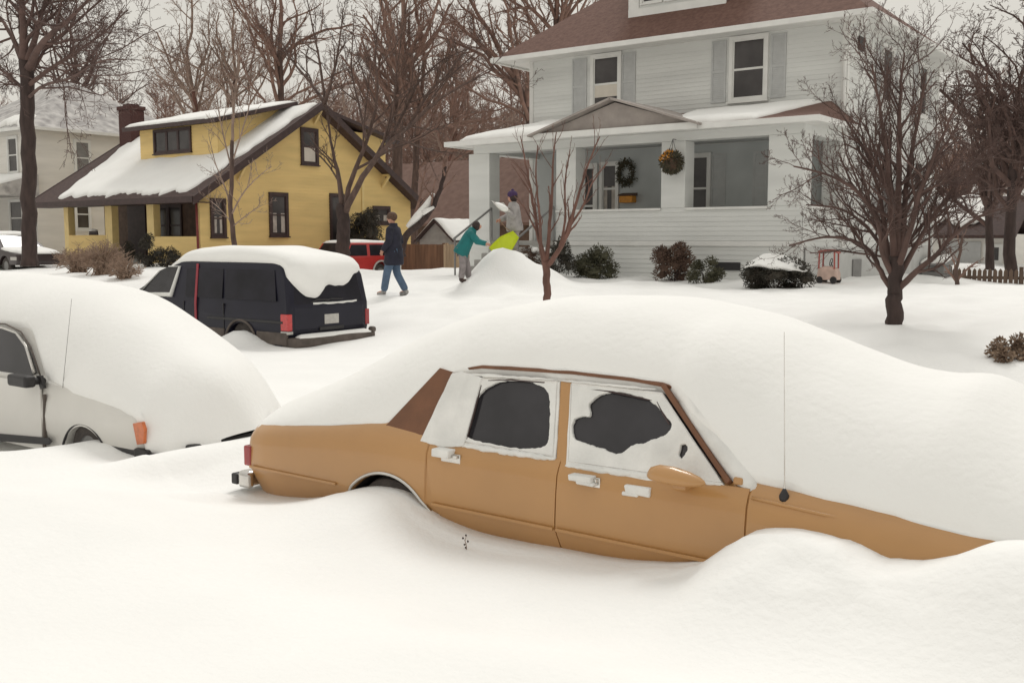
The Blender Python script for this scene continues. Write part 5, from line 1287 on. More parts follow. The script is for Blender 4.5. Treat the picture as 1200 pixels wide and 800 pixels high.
# ---- backdrop row: copies of three crowns, each its own tree
protos = []
for sd, tm, bm_ in ((61,'bark_red','twig_mid'),(62,'bark_mid','twig_pale'),(63,'bark_mid','twig_mid')):
    T = Tree(sd); R = T.r; P = P_(rmin=.011, lv=4, n=[7,6,4,3], lr=.46, up=.06, jit=.18, ang=(22,55), seg=[6,4,3,3,2])
    pts = [Vector((0,0,0)),Vector((.1,0,2.5)),Vector((-.1,.1,5)),Vector((.2,0,7.5))]; Q, rad = T.limb(pts, .26, .15, P, True, t0=.6); m_ = len(Q)-1
    for k in range(10):
        t = .45+.55*(k+R.random())/10; i = min(m_-1, int(t*m_)); d = (Q[i+1]-Q[i]).normalized(); ax = d.orthogonal(); ax.rotate(Matrix.Rotation(2.4*k, 3, d)); a = R_(R.uniform(25,52))
        T.twig(Q[i].copy(), d*math.cos(a)+ax.normalized()*math.sin(a), R.uniform(4,7), .11, 0, P)
    T.twig(Q[-1].copy(), Vector((0,0,1)), 6, .12, 0, P)
    protos.append(T.done('bare_tree', (0,0,0), 'x', tm, bm_, 'far bare trees in the backdrop'))
BT = [(8,62,1.0,'far bare tree over the left end of the white house roof'),(62,66,1.1,'far bare tree above the middle of the white house roof'),(130,60,.95,'far reddish bare tree left of the brick chimney'),(186,64,1.0,'far bare tree between chimney and yellow dormer'),
      (250,62,1.1,'far bare tree above the yellow dormer roof'),(300,66,1.0,'far bare tree left of the yellow house ridge end'),(356,60,1.0,'far bare tree right of the yellow house peak'),(408,58,1.05,'far bare tree above the rear dormer of yellow house'),
      (436,70,1.15,'far bare tree seen through the multi-stemmed tree'),(502,66,1.05,'far bare tree over left part of the big brown roof'),(548,62,.95,'far bare tree over right part of the big brown roof'),(578,72,1.0,'far bare tree beside left porch corner of pale house'),
      (1112,70,.75,'far bare tree low beyond the right wall of pale house'),(1168,74,.8,'far bare tree low in the sky gap at right')]
rb = random.Random(77)
for i, (px, Yb, sc, lab) in enumerate(BT):
    src = protos[i % 3]
    if i < 3: o = src; kids_ = None
    else:
        o = src.copy(); COL.objects.link(o)
        for ch in src.children:
            c = ch.copy(); COL.objects.link(c); c.parent = o
    p = atY(px, 300, Yb); o.location = (p.x, Yb, ground(p.x, Yb)-.1); o.rotation_euler = (0,0,rb.uniform(0,6.28)); o.scale = (sc,sc,sc*rb.uniform(.9,1.1)); o['label'] = lab
# ---- far wood that reads as one brown mass
def far_wood(name, spans, seed, label):
    W_ = MB(); R = random.Random(seed)
    for (xa, xb_, ya, yb_, n) in spans:
        for k in range(n):
            x = R.uniform(xa, xb_); y = R.uniform(ya, yb_); H_ = R.uniform(13, 23); z = 1.0
            W_.tube([(x,y,z),(x+R.gauss(0,.3),y,z+H_*.45),(x+R.gauss(0,.6),y,z+H_*.95)], [.16,.12,.03], 4, cap=False)
            for q in range(34):
                t = R.uniform(.22,.98); p = Vector((x, y, z+H_*t)); a = R.uniform(0,6.28); d = Vector((math.cos(a),math.sin(a),R.uniform(.3,1.1))).normalized(); L_ = R.uniform(1.8,4.2)*(1.2-.6*t)
                e_ = p+d*L_; W_.tube([p, e_], [.05,.02], 3, cap=False)
                for s_ in range(8):
                    u = R.uniform(.2,1); a2 = R.uniform(0,6.28); d2 = (d+Vector((math.cos(a2),math.sin(a2),R.uniform(-.1,.9)))*.9).normalized(); q0 = p.lerp(e_,u); W_.tube([q0,q0+d2*R.uniform(.7,1.9)], [.024,.012], 3, cap=False)
    tag(W_.build(name, M['twig_mid'], fix=False), label, 'woods', kind='stuff')
far_wood('far_wood', [(-190,-42,72,100,230),(-14,14,76,100,50)], 5, 'brown mass of distant bare woods behind the houses')
# ---- sapling with snow at right, in front of the fence
T = Tree(71); P = P_(rmin=.005, lv=2, n=[5,3], lr=.4, up=.1); Y = 22
T.limb(path([(1123,350),(1122,335),(1120,318),(1124,300),(1128,275)], Y), .06, .02, P, True, t0=.3)
T.limb(path([(1121,330),(1112,318),(1104,308)], Y), .03, .01, P); T.limb(path([(1122,328),(1134,315),(1146,306)], Y, 0, .2), .03, .01, P)
T.done('sapling', tuple(atY(1123,350,Y)), 'small thin sapling banked with snow in front of the picket fence', 'bark_mid', 'twig_mid', cat='sapling')

# ================================================================== SHRUBS
def shrub(name, c, r, n, leaf, lm, label, seed, stems=9, cat='shrub', up=.2, elong=1.8, zc=None, snow=0, clumps=9, skinny=.5):
    """stems from the base, leaf blades gathered in clumps around an uneven ellipsoid"""
    R = random.Random(seed); c = (c[0], c[1], zc or ground(c[0],c[1])+r[2]*.72); o = thing(name, (c[0],c[1],c[2]-r[2]), label, cat)
    st = MB(); base = Vector((c[0],c[1],min(c[2]-r[2]*1.05, ground(c[0],c[1])-.1))); lf = MB(); cl = []
    for k in range(clumps):
        a = 2*math.pi*k/clumps*2.4+R.uniform(-.4,.4); t = R.uniform(-.85,1); q = math.sqrt(max(.05,1-t*t*.85))*R.uniform(.45,.85)
        cl.append(Vector((c[0]+r[0]*q*math.cos(a), c[1]+r[1]*q*math.sin(a), c[2]+r[2]*t*R.uniform(.65,.95))))
    for p in cl[:stems]:
        mid = base.lerp(p,.5)+Vector((R.gauss(0,.04),R.gauss(0,.04),.05)); st.tube([base, mid, p], [.014,.010,.005], 4, cap=False)
    leaf *= .66; n = int(n*3.0)
    for k in range(n):
        p0 = cl[k % len(cl)]; rc = .34*min(r)+.12*max(r)
        d = Vector((R.gauss(0,1),R.gauss(0,1),R.gauss(0,1)+up)).normalized(); p = p0+Vector((d.x*rc*R.random()**.4*1.1, d.y*rc*R.random()**.4*1.1, d.z*rc*R.random()**.4))
        dr = (d+Vector((R.gauss(0,.5),R.gauss(0,.5),R.gauss(0,.5)))).normalized(); sd_ = dr.orthogonal(); sd_.rotate(Matrix.Rotation(R.uniform(0,6.28),3,dr)); L_ = leaf*R.uniform(.6,1.3)*elong; w_ = leaf*R.uniform(.35,.6)*skinny*2
        i = len(lf.v); lf.v += [tuple(p),tuple(p+dr*L_*.5+sd_*w_*.5),tuple(p+dr*L_),tuple(p+dr*L_*.5-sd_*w_*.5)]; lf.f.append((i,i+1,i+2,i+3))
    for p in cl: lf.ell(tuple(p), (.19*r[0],.22*r[1],.20*r[2]), 8, 6, .45, seed+int(p.x*50))
    st.build('stem', M['bark_dark'], o, fix=False); lf.build('foliage', M[lm], o, fix=False)
    if snow:
        sn = MB()
        for k in range(snow):
            p = cl[R.randrange(len(cl))]; a = R.uniform(0,6.28); sn.ell((p.x+.4*r[0]*R.uniform(-.6,.6), p.y-.3*r[1]*R.random(), max(p.z,c[2]+.3*r[2])+r[2]*.22), (r[0]*R.uniform(.14,.34), r[1]*.3, r[2]*R.uniform(.10,.2)), 10, 6, .15, k)
        tag(sn.build('snow_clump', M['snow_fine'], smooth=True), 'snow resting on the '+label, 'snow')
    return o
def sp(px, py, Y): return tuple(atY(px, py, Y))
shrub('evergreen_shrub', sp(694,314,21.3), (.66,.5,.42), 1500, .055, 'leaf_olive', 'low olive green shrub by the house wall right of young tree', 101, clumps=14)
shrub('evergreen_shrub', sp(788,310,21.4), (.55,.45,.46), 1500, .06, 'leaf_brown', 'taller spiky brown shrub below the hanging basket', 102, up=.8, clumps=14, snow=3)
shrub('evergreen_shrub', sp(826,322,20.9), (.42,.4,.28), 900, .05, 'leaf_olive', 'small dark shrub left of basement window', 103, clumps=10)
shrub('evergreen_shrub', sp(908,332,20.2), (.76,.6,.36), 2600, .05, 'leaf_dark', 'round dark shrub with thick snow cap near pale house corner', 104, clumps=20)
m = MB(); q = Vector(sp(908,317,20.2)); q.z = ground(q.x,q.y)+.50; mm_ = MB(); mm_.ell((0,0,0),(1,1,1),36,18)
m.add([(q.x+v[0]*.68*(1+.12*nz(v[0]*2,v[1]*2,1,1)), q.y-.03+v[1]*.54, q.z+v[2]*(.15 if v[2]>0 else .07)*(1+1.0*nz(v[0]*2.2,v[1]*2.2,4,1.3))-.12*v[0]**2+.05*nz(v[0]*3,v[1]*3,8,1)) for v in mm_.v], mm_.f)
tag(m.build('snow_clump', M['snow_fine'], smooth=True), 'thick snow cap on the round dark shrub near house corner', 'snow')
shrub('evergreen_shrub', sp(652,316,20.6), (.40,.4,.5), 1000, .055, 'leaf_dark', 'dark shrub with snow blobs right behind young tree trunk', 105, clumps=10, snow=4)
shrub('evergreen_shrub', sp(620,300,21.2), (.38,.35,.42), 700, .055, 'leaf_brown', 'snow loaded brown shrub left of the young tree beside the steps', 106, clumps=9, snow=6)
shrub('conifer_shrub', (-29.75,29.6,0), (.75,.9,1.05), 2600, .08, 'leaf_dark', 'dark ragged evergreen against the gable wall of yellow house', 107, up=1.0, clumps=22, zc=2.15)
shrub('evergreen_shrub', sp(172,304,20.5), (.34,.32,.62), 900, .06, 'leaf_dark', 'dark upright shrub before the front door of yellow house', 108, up=.6, clumps=9)
shrub('evergreen_shrub', sp(196,308,20.8), (.62,.4,.34), 900, .06, 'leaf_dark', 'low dark hedge below yellow porch wall behind the minivan', 109, clumps=10)
shrub('evergreen_shrub', sp(146,292,21.9), (.36,.3,.55), 800, .06, 'leaf_dark', 'dark shrub standing at the left of yellow porch entrance', 110, clumps=9)
shrub('leaf_pile', sp(1188,380,13.6), (.34,.4,.14), 500, .05, 'dryleaf', 'patch of dry brown leaves poking through snow at right edge', 111, clumps=10, skinny=.8, elong=1.3, cat='plant')
def dry_shrub(px, py, Y, w, h, n, seed, label):
    R = random.Random(seed); b = Vector(sp(px,py,Y)); b.z = ground(b.x,b.y)-.05; m = MB()
    for k in range(n):
        a = R.uniform(0,6.28); q = R.random()**.6; e_ = Vector((b.x+w*q*math.cos(a), b.y+w*.7*q*math.sin(a), b.z+h*R.uniform(.35,1.2)*(1-.45*q))); md = b.lerp(e_,.55)+Vector((0,0,h*.16)); s0_ = b+Vector((R.gauss(0,w*.15),R.gauss(0,w*.12),0))
        m.tube([s0_,md,e_+Vector((0,0,-.05*h))], [.014,.010,.006], 4, cap=False)
        for j in range(4): u = R.uniform(.3,1); p = md.lerp(e_,u); m.tube([p,p+Vector((R.gauss(0,.12),R.gauss(0,.12),R.uniform(.05,.2)))],[.007,.004],3,cap=False)
    o = thing('dry_shrub', tuple(b), label, 'shrub', 'dry shrubs left of the minivan'); m.build('stems', M['grass_dry'], o, fix=False)
dry_shrub(92,322,17.5,1.0,.85,150,1,'leftmost dry tan shrub beside the tall tree trunk')
dry_shrub(122,322,17.2,1.0,1.05,190,2,'fuller dry tan shrub between tall trunk and minivan')
dry_shrub(146,328,16.6,.7,.6,110,3,'low dry tan shrub nearest the minivan hood')
dry_shrub(105,300,20.5,1.2,.7,120,4,'dry shrub close under the yellow porch half wall')
# ================================================================== PEOPLE
def skinned(name, J, E, matn, parent, sub=2, root=0):
    """one continuous surface grown over a jointed skeleton: J = {name: (pos, rx, ry)}"""
    keys = list(J); idx = {k: i for i, k in enumerate(keys)}
    off = sum_off_o(parent); me = bpy.data.meshes.new(name)
    me.from_pydata([tuple(Vector(J[k][0])-off) for k in keys], [(idx[a], idx[b]) for a, b in E], []); me.update()
    o = bpy.data.objects.new(name, me); COL.objects.link(o); o.parent = parent
    md = o.modifiers.new('s', 'SKIN'); md.use_smooth_shade = True
    sv = me.skin_vertices[0].data
    for k in keys: sv[idx[k]].radius = (J[k][1], J[k][2] if len(J[k]) > 2 else J[k][1])
    for q in sv: q.use_root = False
    sv[idx[keys[root]]].use_root = True
    s2 = o.modifiers.new('u', 'SUBSURF'); s2.levels = sub; s2.render_levels = sub
    bake(o); o.data.materials.clear(); o.data.materials.append(M[matn]); o.data.shade_smooth()
    return o
def sum_off_o(q):
    off = Vector((0,0,0))
    while q is not None: off += q.location; q = q.parent
    return off
def garment(name, rings, limbs, matn, parent, seed=1, f=None):
    """coat body from elliptical rings (centre, forward radius, side radius, axis up) plus sleeves, one mesh"""
    m = MB(); n = 18; secs = []
    for c, ra, rb, fw, lf in rings:
        secs.append([Vector(c)+fw*ra*math.cos(2*math.pi*k/n)*(1+.07*nz(k*.8,seed,c[2]*6,1))+lf*rb*math.sin(2*math.pi*k/n)*(1+.07*nz(k*.8,seed+4,c[2]*6,1)) for k in range(n)])
    m.loft(secs)
    for pts, rad in limbs:
        Q = []; RR = []
        for a, b, ra, rb in zip(pts, pts[1:], rad, rad[1:]):
            for t in (0,.25,.5,.75): Q.append(Vector(a).lerp(Vector(b),t)); RR.append((ra+(rb-ra)*t)*(1+.08*nz(len(Q)*1.3,seed,2,1)))
        Q.append(Vector(pts[-1])); RR.append(rad[-1]); m.tube(Q, RR, 12)
        m.ell(tuple(pts[0]), (rad[0],rad[0],rad[0]), 12, 8)
    return m.build(name, M[matn], parent, smooth=True)
class Fig:
    def __init__(s, base, fwd, sc=1.0): s.b = Vector(base); s.f = Vector(fwd).normalized(); s.l = Vector((-s.f.y, s.f.x, 0)); s.k = sc
    def p(s, f, l, u): return s.b+(s.f*f+s.l*l+Vector((0,0,u)))*s.k
    def hand(s, J, E, wrist, key, d, n):
        """palm and five bent fingers from the wrist along d; n is the palm normal"""
        d = Vector(d).normalized(); n = Vector(n).normalized(); sd = d.cross(n).normalized(); k = s.k; w = Vector(J[wrist][0])
        J[key+'palm'] = (w+d*.06*k, .036*k, .018*k); E.append((wrist, key+'palm'))
        for i, (o_, L_) in enumerate(((-.03,.062),(-.010,.078),(.011,.073),(.03,.055))):
            a = w+d*.085*k+sd*o_*k; b = a+(d*.8+n*.45).normalized()*L_*.55*k; c = b+(d*.3+n*.9).normalized()*L_*.45*k
            J[f'{key}f{i}a'] = (a,.0095*k); J[f'{key}f{i}b'] = (b,.0085*k); J[f'{key}f{i}c'] = (c,.0075*k); E += [(key+'palm',f'{key}f{i}a'),(f'{key}f{i}a',f'{key}f{i}b'),(f'{key}f{i}b',f'{key}f{i}c')]
        a = w+d*.035*k-sd*.04*k+n*.01*k; b = a+(d*.6-sd*.4+n*.5).normalized()*.045*k
        J[key+'ta'] = (a,.012*k); J[key+'tb'] = (b,.009*k); E += [(key+'palm',key+'ta'),(key+'ta',key+'tb')]
def ellp(m, c, fx, r, nu=14, nv=9, cutz=None):
    """ellipsoid with its long axes along the figure's forward direction"""
    f = Vector((fx.x,fx.y,0)).normalized(); l = Vector((-f.y,f.x,0)); o = MB(); o.ell((0,0,0),(1,1,1),nu,nv)
    m.add([Vector(c)+f*v[0]*r[0]+l*v[1]*r[1]+Vector((0,0,v[2]*r[2])) for v in o.v], o.f)
# ---- man in a dark coat and jeans walking left
gx_, gy_ = atY(462,345,16.0).x, 16.0
F = Fig((gx_, gy_, .80), (-.93,-.36,0), 1.0)
F.b.z = ground(gx_,gy_)-.02
man = thing('person', tuple(F.b), 'person in dark navy coat and blue jeans walking left across the snow', 'person')
p = F.p
J = {'pel':(p(0,0,.95),.13,.11),'waist':(p(0,0,1.10),.125,.10),'chest':(p(.01,0,1.34),.145,.105),'nb':(p(.015,0,1.50),.07,.065),'neck':(p(.03,0,1.56),.052,.052),'head':(p(.055,0,1.665),.080,.092),'top':(p(.045,0,1.745),.066,.078),
     'chin':(p(.115,0,1.60),.030,.030),'nose':(p(.155,0,1.66),.012,.014)}
E = [('pel','waist'),('waist','chest'),('chest','nb'),('nb','neck'),('neck','head'),('head','top'),('head','chin'),('head','nose')]
for sd_, ff in (('l',1),('r',-1)):
    J['sh'+sd_]=(p(0,.185*ff,1.43),.06); J['el'+sd_]=(p(-.06 if ff<0 else .02,.235*ff,1.16),.045); J['wr'+sd_]=(p(.12 if ff<0 else .16,.20*ff,.985),.032)
    E += [('chest','sh'+sd_),('sh'+sd_,'el'+sd_),('el'+sd_,'wr'+sd_)]
    kf, ff2, kz, fz = (.16,.20,.50,.09) if ff > 0 else (-.02,-.24,.50,.10)
    J['hip'+sd_]=(p(0,.095*ff,.90),.095); J['kn'+sd_]=(p(kf*.75,.10*ff,kz),.062); J['an'+sd_]=(p(ff2,.10*ff,fz),.042); J['toe'+sd_]=(p(ff2+.16,.11*ff,.035),.038)
    E += [('pel','hip'+sd_),('hip'+sd_,'kn'+sd_),('kn'+sd_,'an'+sd_),('an'+sd_,'toe'+sd_)]
    J['ear'+sd_]=(p(.045,.088*ff,1.665),.012,.02); E.append(('head','ear'+sd_))
    F.hand(J, E, 'wr'+sd_, 'h'+sd_, F.f*.5+Vector((0,0,-.85)), F.l*-ff)
skinned('body', J, E, 'skin', man)
def sub(Jd, names, gr, extra=None):
    q = {k: (Jd[k][0], Jd[k][1]+gr, (Jd[k][2] if len(Jd[k])>2 else Jd[k][1])+gr) for k in names}
    if extra: q.update(extra)
    return q
rings = [(p(0,0,h_),ra,rb,F.f,F.l) for h_,ra,rb in ((.66,.19,.225),(.70,.215,.235),(.85,.205,.235),(1.0,.185,.225),(1.15,.160,.215),(1.30,.165,.228),(1.40,.150,.215),(1.46,.120,.165),(1.50,.095,.105),(1.56,.085,.090),(1.565,.06,.06))]
garment('coat', rings, [([p(0,.20*ff,1.41), Vector(J['el'+q][0]), Vector(J['wr'+q][0])],[.088,.078,.062]) for q,ff in (('l',1),('r',-1))], 'coat_navy', man)
Jj = {'pel':(p(0,0,.92),.15,.13)}; Ej = []
for sd_ in 'lr':
    Jj['hip'+sd_]=(J['hip'+sd_][0],.118); Jj['kn'+sd_]=(J['kn'+sd_][0],.090); Jj['an'+sd_]=(Vector(J['an'+sd_][0])+Vector((0,0,-.01)),.082); Ej += [('pel','hip'+sd_),('hip'+sd_,'kn'+sd_),('kn'+sd_,'an'+sd_)]
skinned('jeans', Jj, Ej, 'jeans', man)
for sd_ in 'lr':
    a = Vector(J['an'+sd_][0]); t = Vector(J['toe'+sd_][0])
    skinned('boot', {'a':(a+Vector((0,0,.04)),.075),'h':(a+Vector((0,0,-.05)),.066),'t':(t,.055,.045)}, [('a','h'),('h','t')], 'boot', man)
m = MB(); ellp(m, p(.028,0,1.70), F.f, (.118,.100,.105)); m.build('hair', M['hair'], man, smooth=True)
m = MB()
for ff in (1,-1): m.ell(tuple(p(.142,.033*ff,1.685)), (.012,.012,.009), 8, 6)
m.build('eyes', M['black'], man, smooth=True)
# ---- child in teal coat leaning forward over the mound
cx_, cy_ = atY(545,336,16.8).x, 16.8
F = Fig((cx_, cy_, 1.0), (.80,.58,0), .80); F.b.z = ground(cx_,cy_)-.05; p = F.p
kid = thing('person', tuple(F.b), 'person in teal coat and grey trousers bending forward against the snow mound', 'person')
def person_small(F, root, J, coat, coatR, pantsm, bootm, hairm, hood=False):
    p = F.p; k = F.k
    E = [('pel','waist'),('waist','chest'),('chest','nb'),('nb','neck'),('neck','head'),('head','top'),('head','chin'),('head','nose')]
    for s_, ff in (('l',1),('r',-1)):
        E += [('chest','sh'+s_),('sh'+s_,'el'+s_),('el'+s_,'wr'+s_),('pel','hip'+s_),('hip'+s_,'kn'+s_),('kn'+s_,'an'+s_),('an'+s_,'toe'+s_)]
        w = Vector(J['wr'+s_][0]); d = (w-Vector(J['el'+s_][0])).normalized(); F.hand(J, E, 'wr'+s_, 'h'+s_, d, (F.l*-ff).lerp(Vector((0,0,-1)),.3))
    skinned('body', J, E, 'skin', root)
    pel, ch, nb = (Vector(J[q][0]) for q in ('pel','chest','nb')); up = (ch-pel).normalized()
    fwd = F.l.cross(up).normalized()*-1
    if fwd.dot(F.f) < 0: fwd = -fwd
    T_ = (nb-pel).length; rings = [(pel+up*T_*t,ra*k,rb*k,fwd,F.l) for t,ra,rb in ((-.26,.195,.21),(-.22,.215,.225),(0,.21,.235),(.25,.185,.215),(.55,.178,.222),(.8,.16,.215),(.95,.125,.16),(1.06,.105,.115),(1.12,.07,.08))]
    garment('coat', rings, [([J['sh'+q][0], J['el'+q][0], J['wr'+q][0]],[.095*k,.085*k,.066*k]) for q in 'lr'], coat, root, 3)
    Jj = {'pel':(pel,.15*k,.13*k)}; Ej = []
    for s_ in 'lr':
        Jj['hip'+s_]=(J['hip'+s_][0],.125*k); Jj['kn'+s_]=(J['kn'+s_][0],.10*k); Jj['an'+s_]=(Vector(J['an'+s_][0])+Vector((0,0,-.01*k)),.088*k); Ej += [('pel','hip'+s_),('hip'+s_,'kn'+s_),('kn'+s_,'an'+s_)]
    skinned('trousers', Jj, Ej, pantsm, root)
    for s_ in 'lr':
        a = Vector(J['an'+s_][0]); t = Vector(J['toe'+s_][0]); skinned('boot', {'a':(a+Vector((0,0,.05*k)),.08*k),'h':(a+Vector((0,0,-.04*k)),.07*k),'t':(t,.06*k,.05*k)}, [('a','h'),('h','t')], bootm, root)
    hd = Vector(J['head'][0]); m = MB(); ellp(m, hd-F.f*.045*k+Vector((0,0,.025*k)), F.f, (.112*k,.122*k,.135*k)); m.build('hair', M[hairm], root, smooth=True)
J = {'pel':(p(-.06,0,.88),.13*.8,.11*.8),'waist':(p(.0,0,1.05),.10,.085),'chest':(p(.14,0,1.27),.115,.09),'nb':(p(.23,0,1.39),.055,.05),'neck':(p(.27,0,1.43),.042),'head':(p(.35,0,1.49),.066,.074),'top':(p(.37,0,1.57),.055,.06),'chin':(p(.41,0,1.43),.024),'nose':(p(.45,0,1.49),.01)}
for s_, ff in (('l',1),('r',-1)):
    J['sh'+s_]=(p(.17,.18*ff,1.31),.05); J['el'+s_]=(p(.34,.24*ff,1.10),.036); J['wr'+s_]=(p(.56,.20*ff,1.04),.026)
    J['hip'+s_]=(p(-.06,.09*ff,.84),.078); J['kn'+s_]=(p(.05*ff,.10*ff,.48),.05); J['an'+s_]=(p(.10*ff,.10*ff,.10),.034); J['toe'+s_]=(p(.10*ff+.15,.10*ff,.04),.03)
person_small(F, kid, J, 'teal', None, 'greypants', 'boot_dark', 'hair_dark')
# ---- child in grey coat and purple hat on the steps side of the mound
gx2, gy2 = atY(603,300,18.4).x, 18.4
F = Fig((gx2, gy2, 1.50), (-.62,-.78,0), .90); p = F.p
gm = ground(gx2,gy2)
F.b.z = max(gm-.05, 1.42)
kid2 = thing('person', tuple(F.b), 'person in grey coat and purple knit hat holding a lime green sled beside porch steps', 'person')
J = {'pel':(p(0,0,.93),.11,.095),'waist':(p(0,0,1.08),.105,.085),'chest':(p(.03,0,1.30),.12,.09),'nb':(p(.04,0,1.46),.06,.055),'neck':(p(.06,0,1.51),.046),'head':(p(.08,0,1.61),.07,.08),'top':(p(.07,0,1.69),.058,.066),'chin':(p(.14,0,1.55),.026),'nose':(p(.175,0,1.61),.011)}
for s_, ff in (('l',1),('r',-1)):
    J['sh'+s_]=(p(.02,.185*ff,1.39),.055); J['el'+s_]=(p(.10,.24*ff,1.16),.04); J['wr'+s_]=(p(.32,.20*ff,1.08),.028) if ff < 0 else (p(.28,.24*ff,1.30),.028)
    J['hip'+s_]=(p(0,.09*ff,.88),.085); J['kn'+s_]=(p(.03,.10*ff,.48),.055); J['an'+s_]=(p(0,.10*ff,.10),.038); J['toe'+s_]=(p(.15,.11*ff,.04),.034)
person_small(F, kid2, J, 'greycoat', None, 'greypants', 'boot', 'hair_dark')
m = MB(); ellp(m, p(.055,0,1.70), F.f, (.120,.108,.095)); m.ell(tuple(p(.05,0,1.81)), (.035,.035,.032), 10, 7); m.build('knit_hat', M['purple'], kid2, smooth=True)
m = MB()
for ff in (1,-1): m.ell(tuple(p(.152,.03*ff,1.625)), (.010,.010,.008), 8, 6)
m.build('eyes', M['black'], kid2, smooth=True)
# lime sled held in front: a shallow moulded pan with turned-up rim
hr = Vector(J['wrr'][0])
sled = thing('plastic_sled', tuple(hr), 'lime green plastic sled held upright in front of the grey coated person', 'sled')
c3 = atY(592,286,hr.y-.20); ux = (_R*.74+Vector((0,0,.67))).normalized(); uz = (Vector((0,0,1))*.74-_R*.67).normalized(); un = ux.cross(uz)
m = MB(); nu, nv = 16, 12; w = nu+1
def sledp(u, v, dz):
    x = (u-.5)*.66; z = (v-.5)*.40*(1-1.1*max(0,u-.55))*(1-.5*max(0,.2-u)); rim = max(0, abs(u-.5)*2-.8)*.32+max(0, abs(v-.5)*2-.75)*.28
    return c3+ux*x+uz*z+un*(rim+dz)
for dz in (0,.02):
    for j in range(nv+1):
        for i in range(w): m.v.append(tuple(sledp(i/nu,j/nv,dz)))
k_ = w*(nv+1)
for j in range(nv):
    for i in range(nu):
        a = j*w+i; m.f.append((a,a+1,a+w+1,a+w)); m.f.append((k_+a,k_+a+w,k_+a+w+1,k_+a+1))
ring = list(range(w))+[j*w+nu for j in range(1,nv+1)]+[nv*w+i for i in range(nu-1,-1,-1)]+[j*w for j in range(nv-1,0,-1)]
for a, b in zip(ring, ring[1:]+ring[:1]): m.f.append((a,b,k_+b,k_+a))
m.build('pan', M['lime'], sled, smooth=True)
m = MB()
for s_ in (-.11,.11): m.tube([sledp(.15,.5+s_,-.012),sledp(.5,.5+s_,-.014),sledp(.85,.5+s_,-.012)], .012, 6)
m.build('runner', M['lime'], sled, smooth=True)
m = MB(); e1_ = sledp(.93,.9,0); m.tube([e1_, (e1_+hr)*.5+Vector((0,0,-.05)), hr+Vector((0,0,-.03))], .008, 6); m.build('rope', M['wood'], sled)
# snow shovel raised in the other hand
hl = Vector(J['wrl'][0]); hl += (hl-Vector(J['ell'][0])).normalized()*.09
shv = thing('snow_shovel', tuple(hl), 'snow shovel with pale blade and white snow lifted beside the purple hat', 'shovel')
bc = atY(586,243,hl.y-.10); dr = (bc-hl).normalized()
m = MB(); m.tube([hl-dr*.42, hl, bc-dr*.05], .016, 8); m.build('handle', M['wood'], shv)
dh = (_R*.62+Vector((0,0,-.78))).normalized()     # blade tilts down towards the right
sdv = Vector((-.45,-.85,.15)).normalized(); nn = dh.cross(sdv).normalized()
if nn.z < 0: nn = -nn
secs = []
for t in (-.22,-.10,.06,.20): secs.append([bc+dh*t*.62+sdv*s_*.15+nn*.05*s_*s_ for s_ in (-1,-.5,0,.5,1)]+[bc+dh*t*.62+sdv*s_*.15+nn*(.05*s_*s_+.012) for s_ in (1,.5,0,-.5,-1)])
m = MB(); m.loft(secs); bl = m.build('blade', M['plate'], shv, auto=40)
m = MB(); mm_ = MB(); mm_.ell((0,0,0),(1,1,1),20,12); m.add([bc+dh*(v[0]*.13+.01)+sdv*v[1]*.13+nn*(.05+(v[2]*.10 if v[2]>0 else v[2]*.03)*(1+.8*v[0])) for v in mm_.v], mm_.f)
tag(m.build('snow_clump', M['snow_fine'], smooth=True), 'wedge of snow sitting on the raised shovel blade', 'snow')

# ================================================================== SMALL THINGS
# hanging basket on the porch post
c = atY(787,190,22.12)
hb = thing('hanging_basket', tuple(c), 'round hanging basket of dried foliage with orange blooms on the middle porch post', 'basket')
R = random.Random(9); m = MB(); fl = MB()
for k in range(900):
    d = Vector((R.gauss(0,1),R.gauss(0,1),R.gauss(0,1))).normalized(); q = c+d*.26*R.random()**.25; dr = (d+Vector((R.gauss(0,.6),R.gauss(0,.6),R.gauss(0,.6)))).normalized(); sd_ = dr.orthogonal().normalized(); t = fl if (d.z > .1 and d.x < .25 and R.random() < .55) else m
    i = len(t.v); L_ = .09; t.v += [tuple(q),tuple(q+dr*L_*.5+sd_*.02),tuple(q+dr*L_),tuple(q+dr*L_*.5-sd_*.02)]; t.f.append((i,i+1,i+2,i+3))
m.build('foliage', M['wreath'], hb, fix=False); fl.build('flowers', M['orange'], hb, fix=False)
m = MB(); m.ell((c.x,c.y,c.z-.05),(.19,.19,.16),14,8); m.build('pot', M['porch_brown'], hb, smooth=True)
m = MB()
for a_ in range(3): m.tube([(c.x+.18*math.cos(2.1*a_),c.y+.18*math.sin(2.1*a_),c.z+.02),(c.x,c.y+.05,c.z+.55)],.006,4)
m.tube([(c.x,c.y+.05,c.z+.55),(c.x,22.36,4.5)],.008,4); m.build('chain', M['black'], hb)
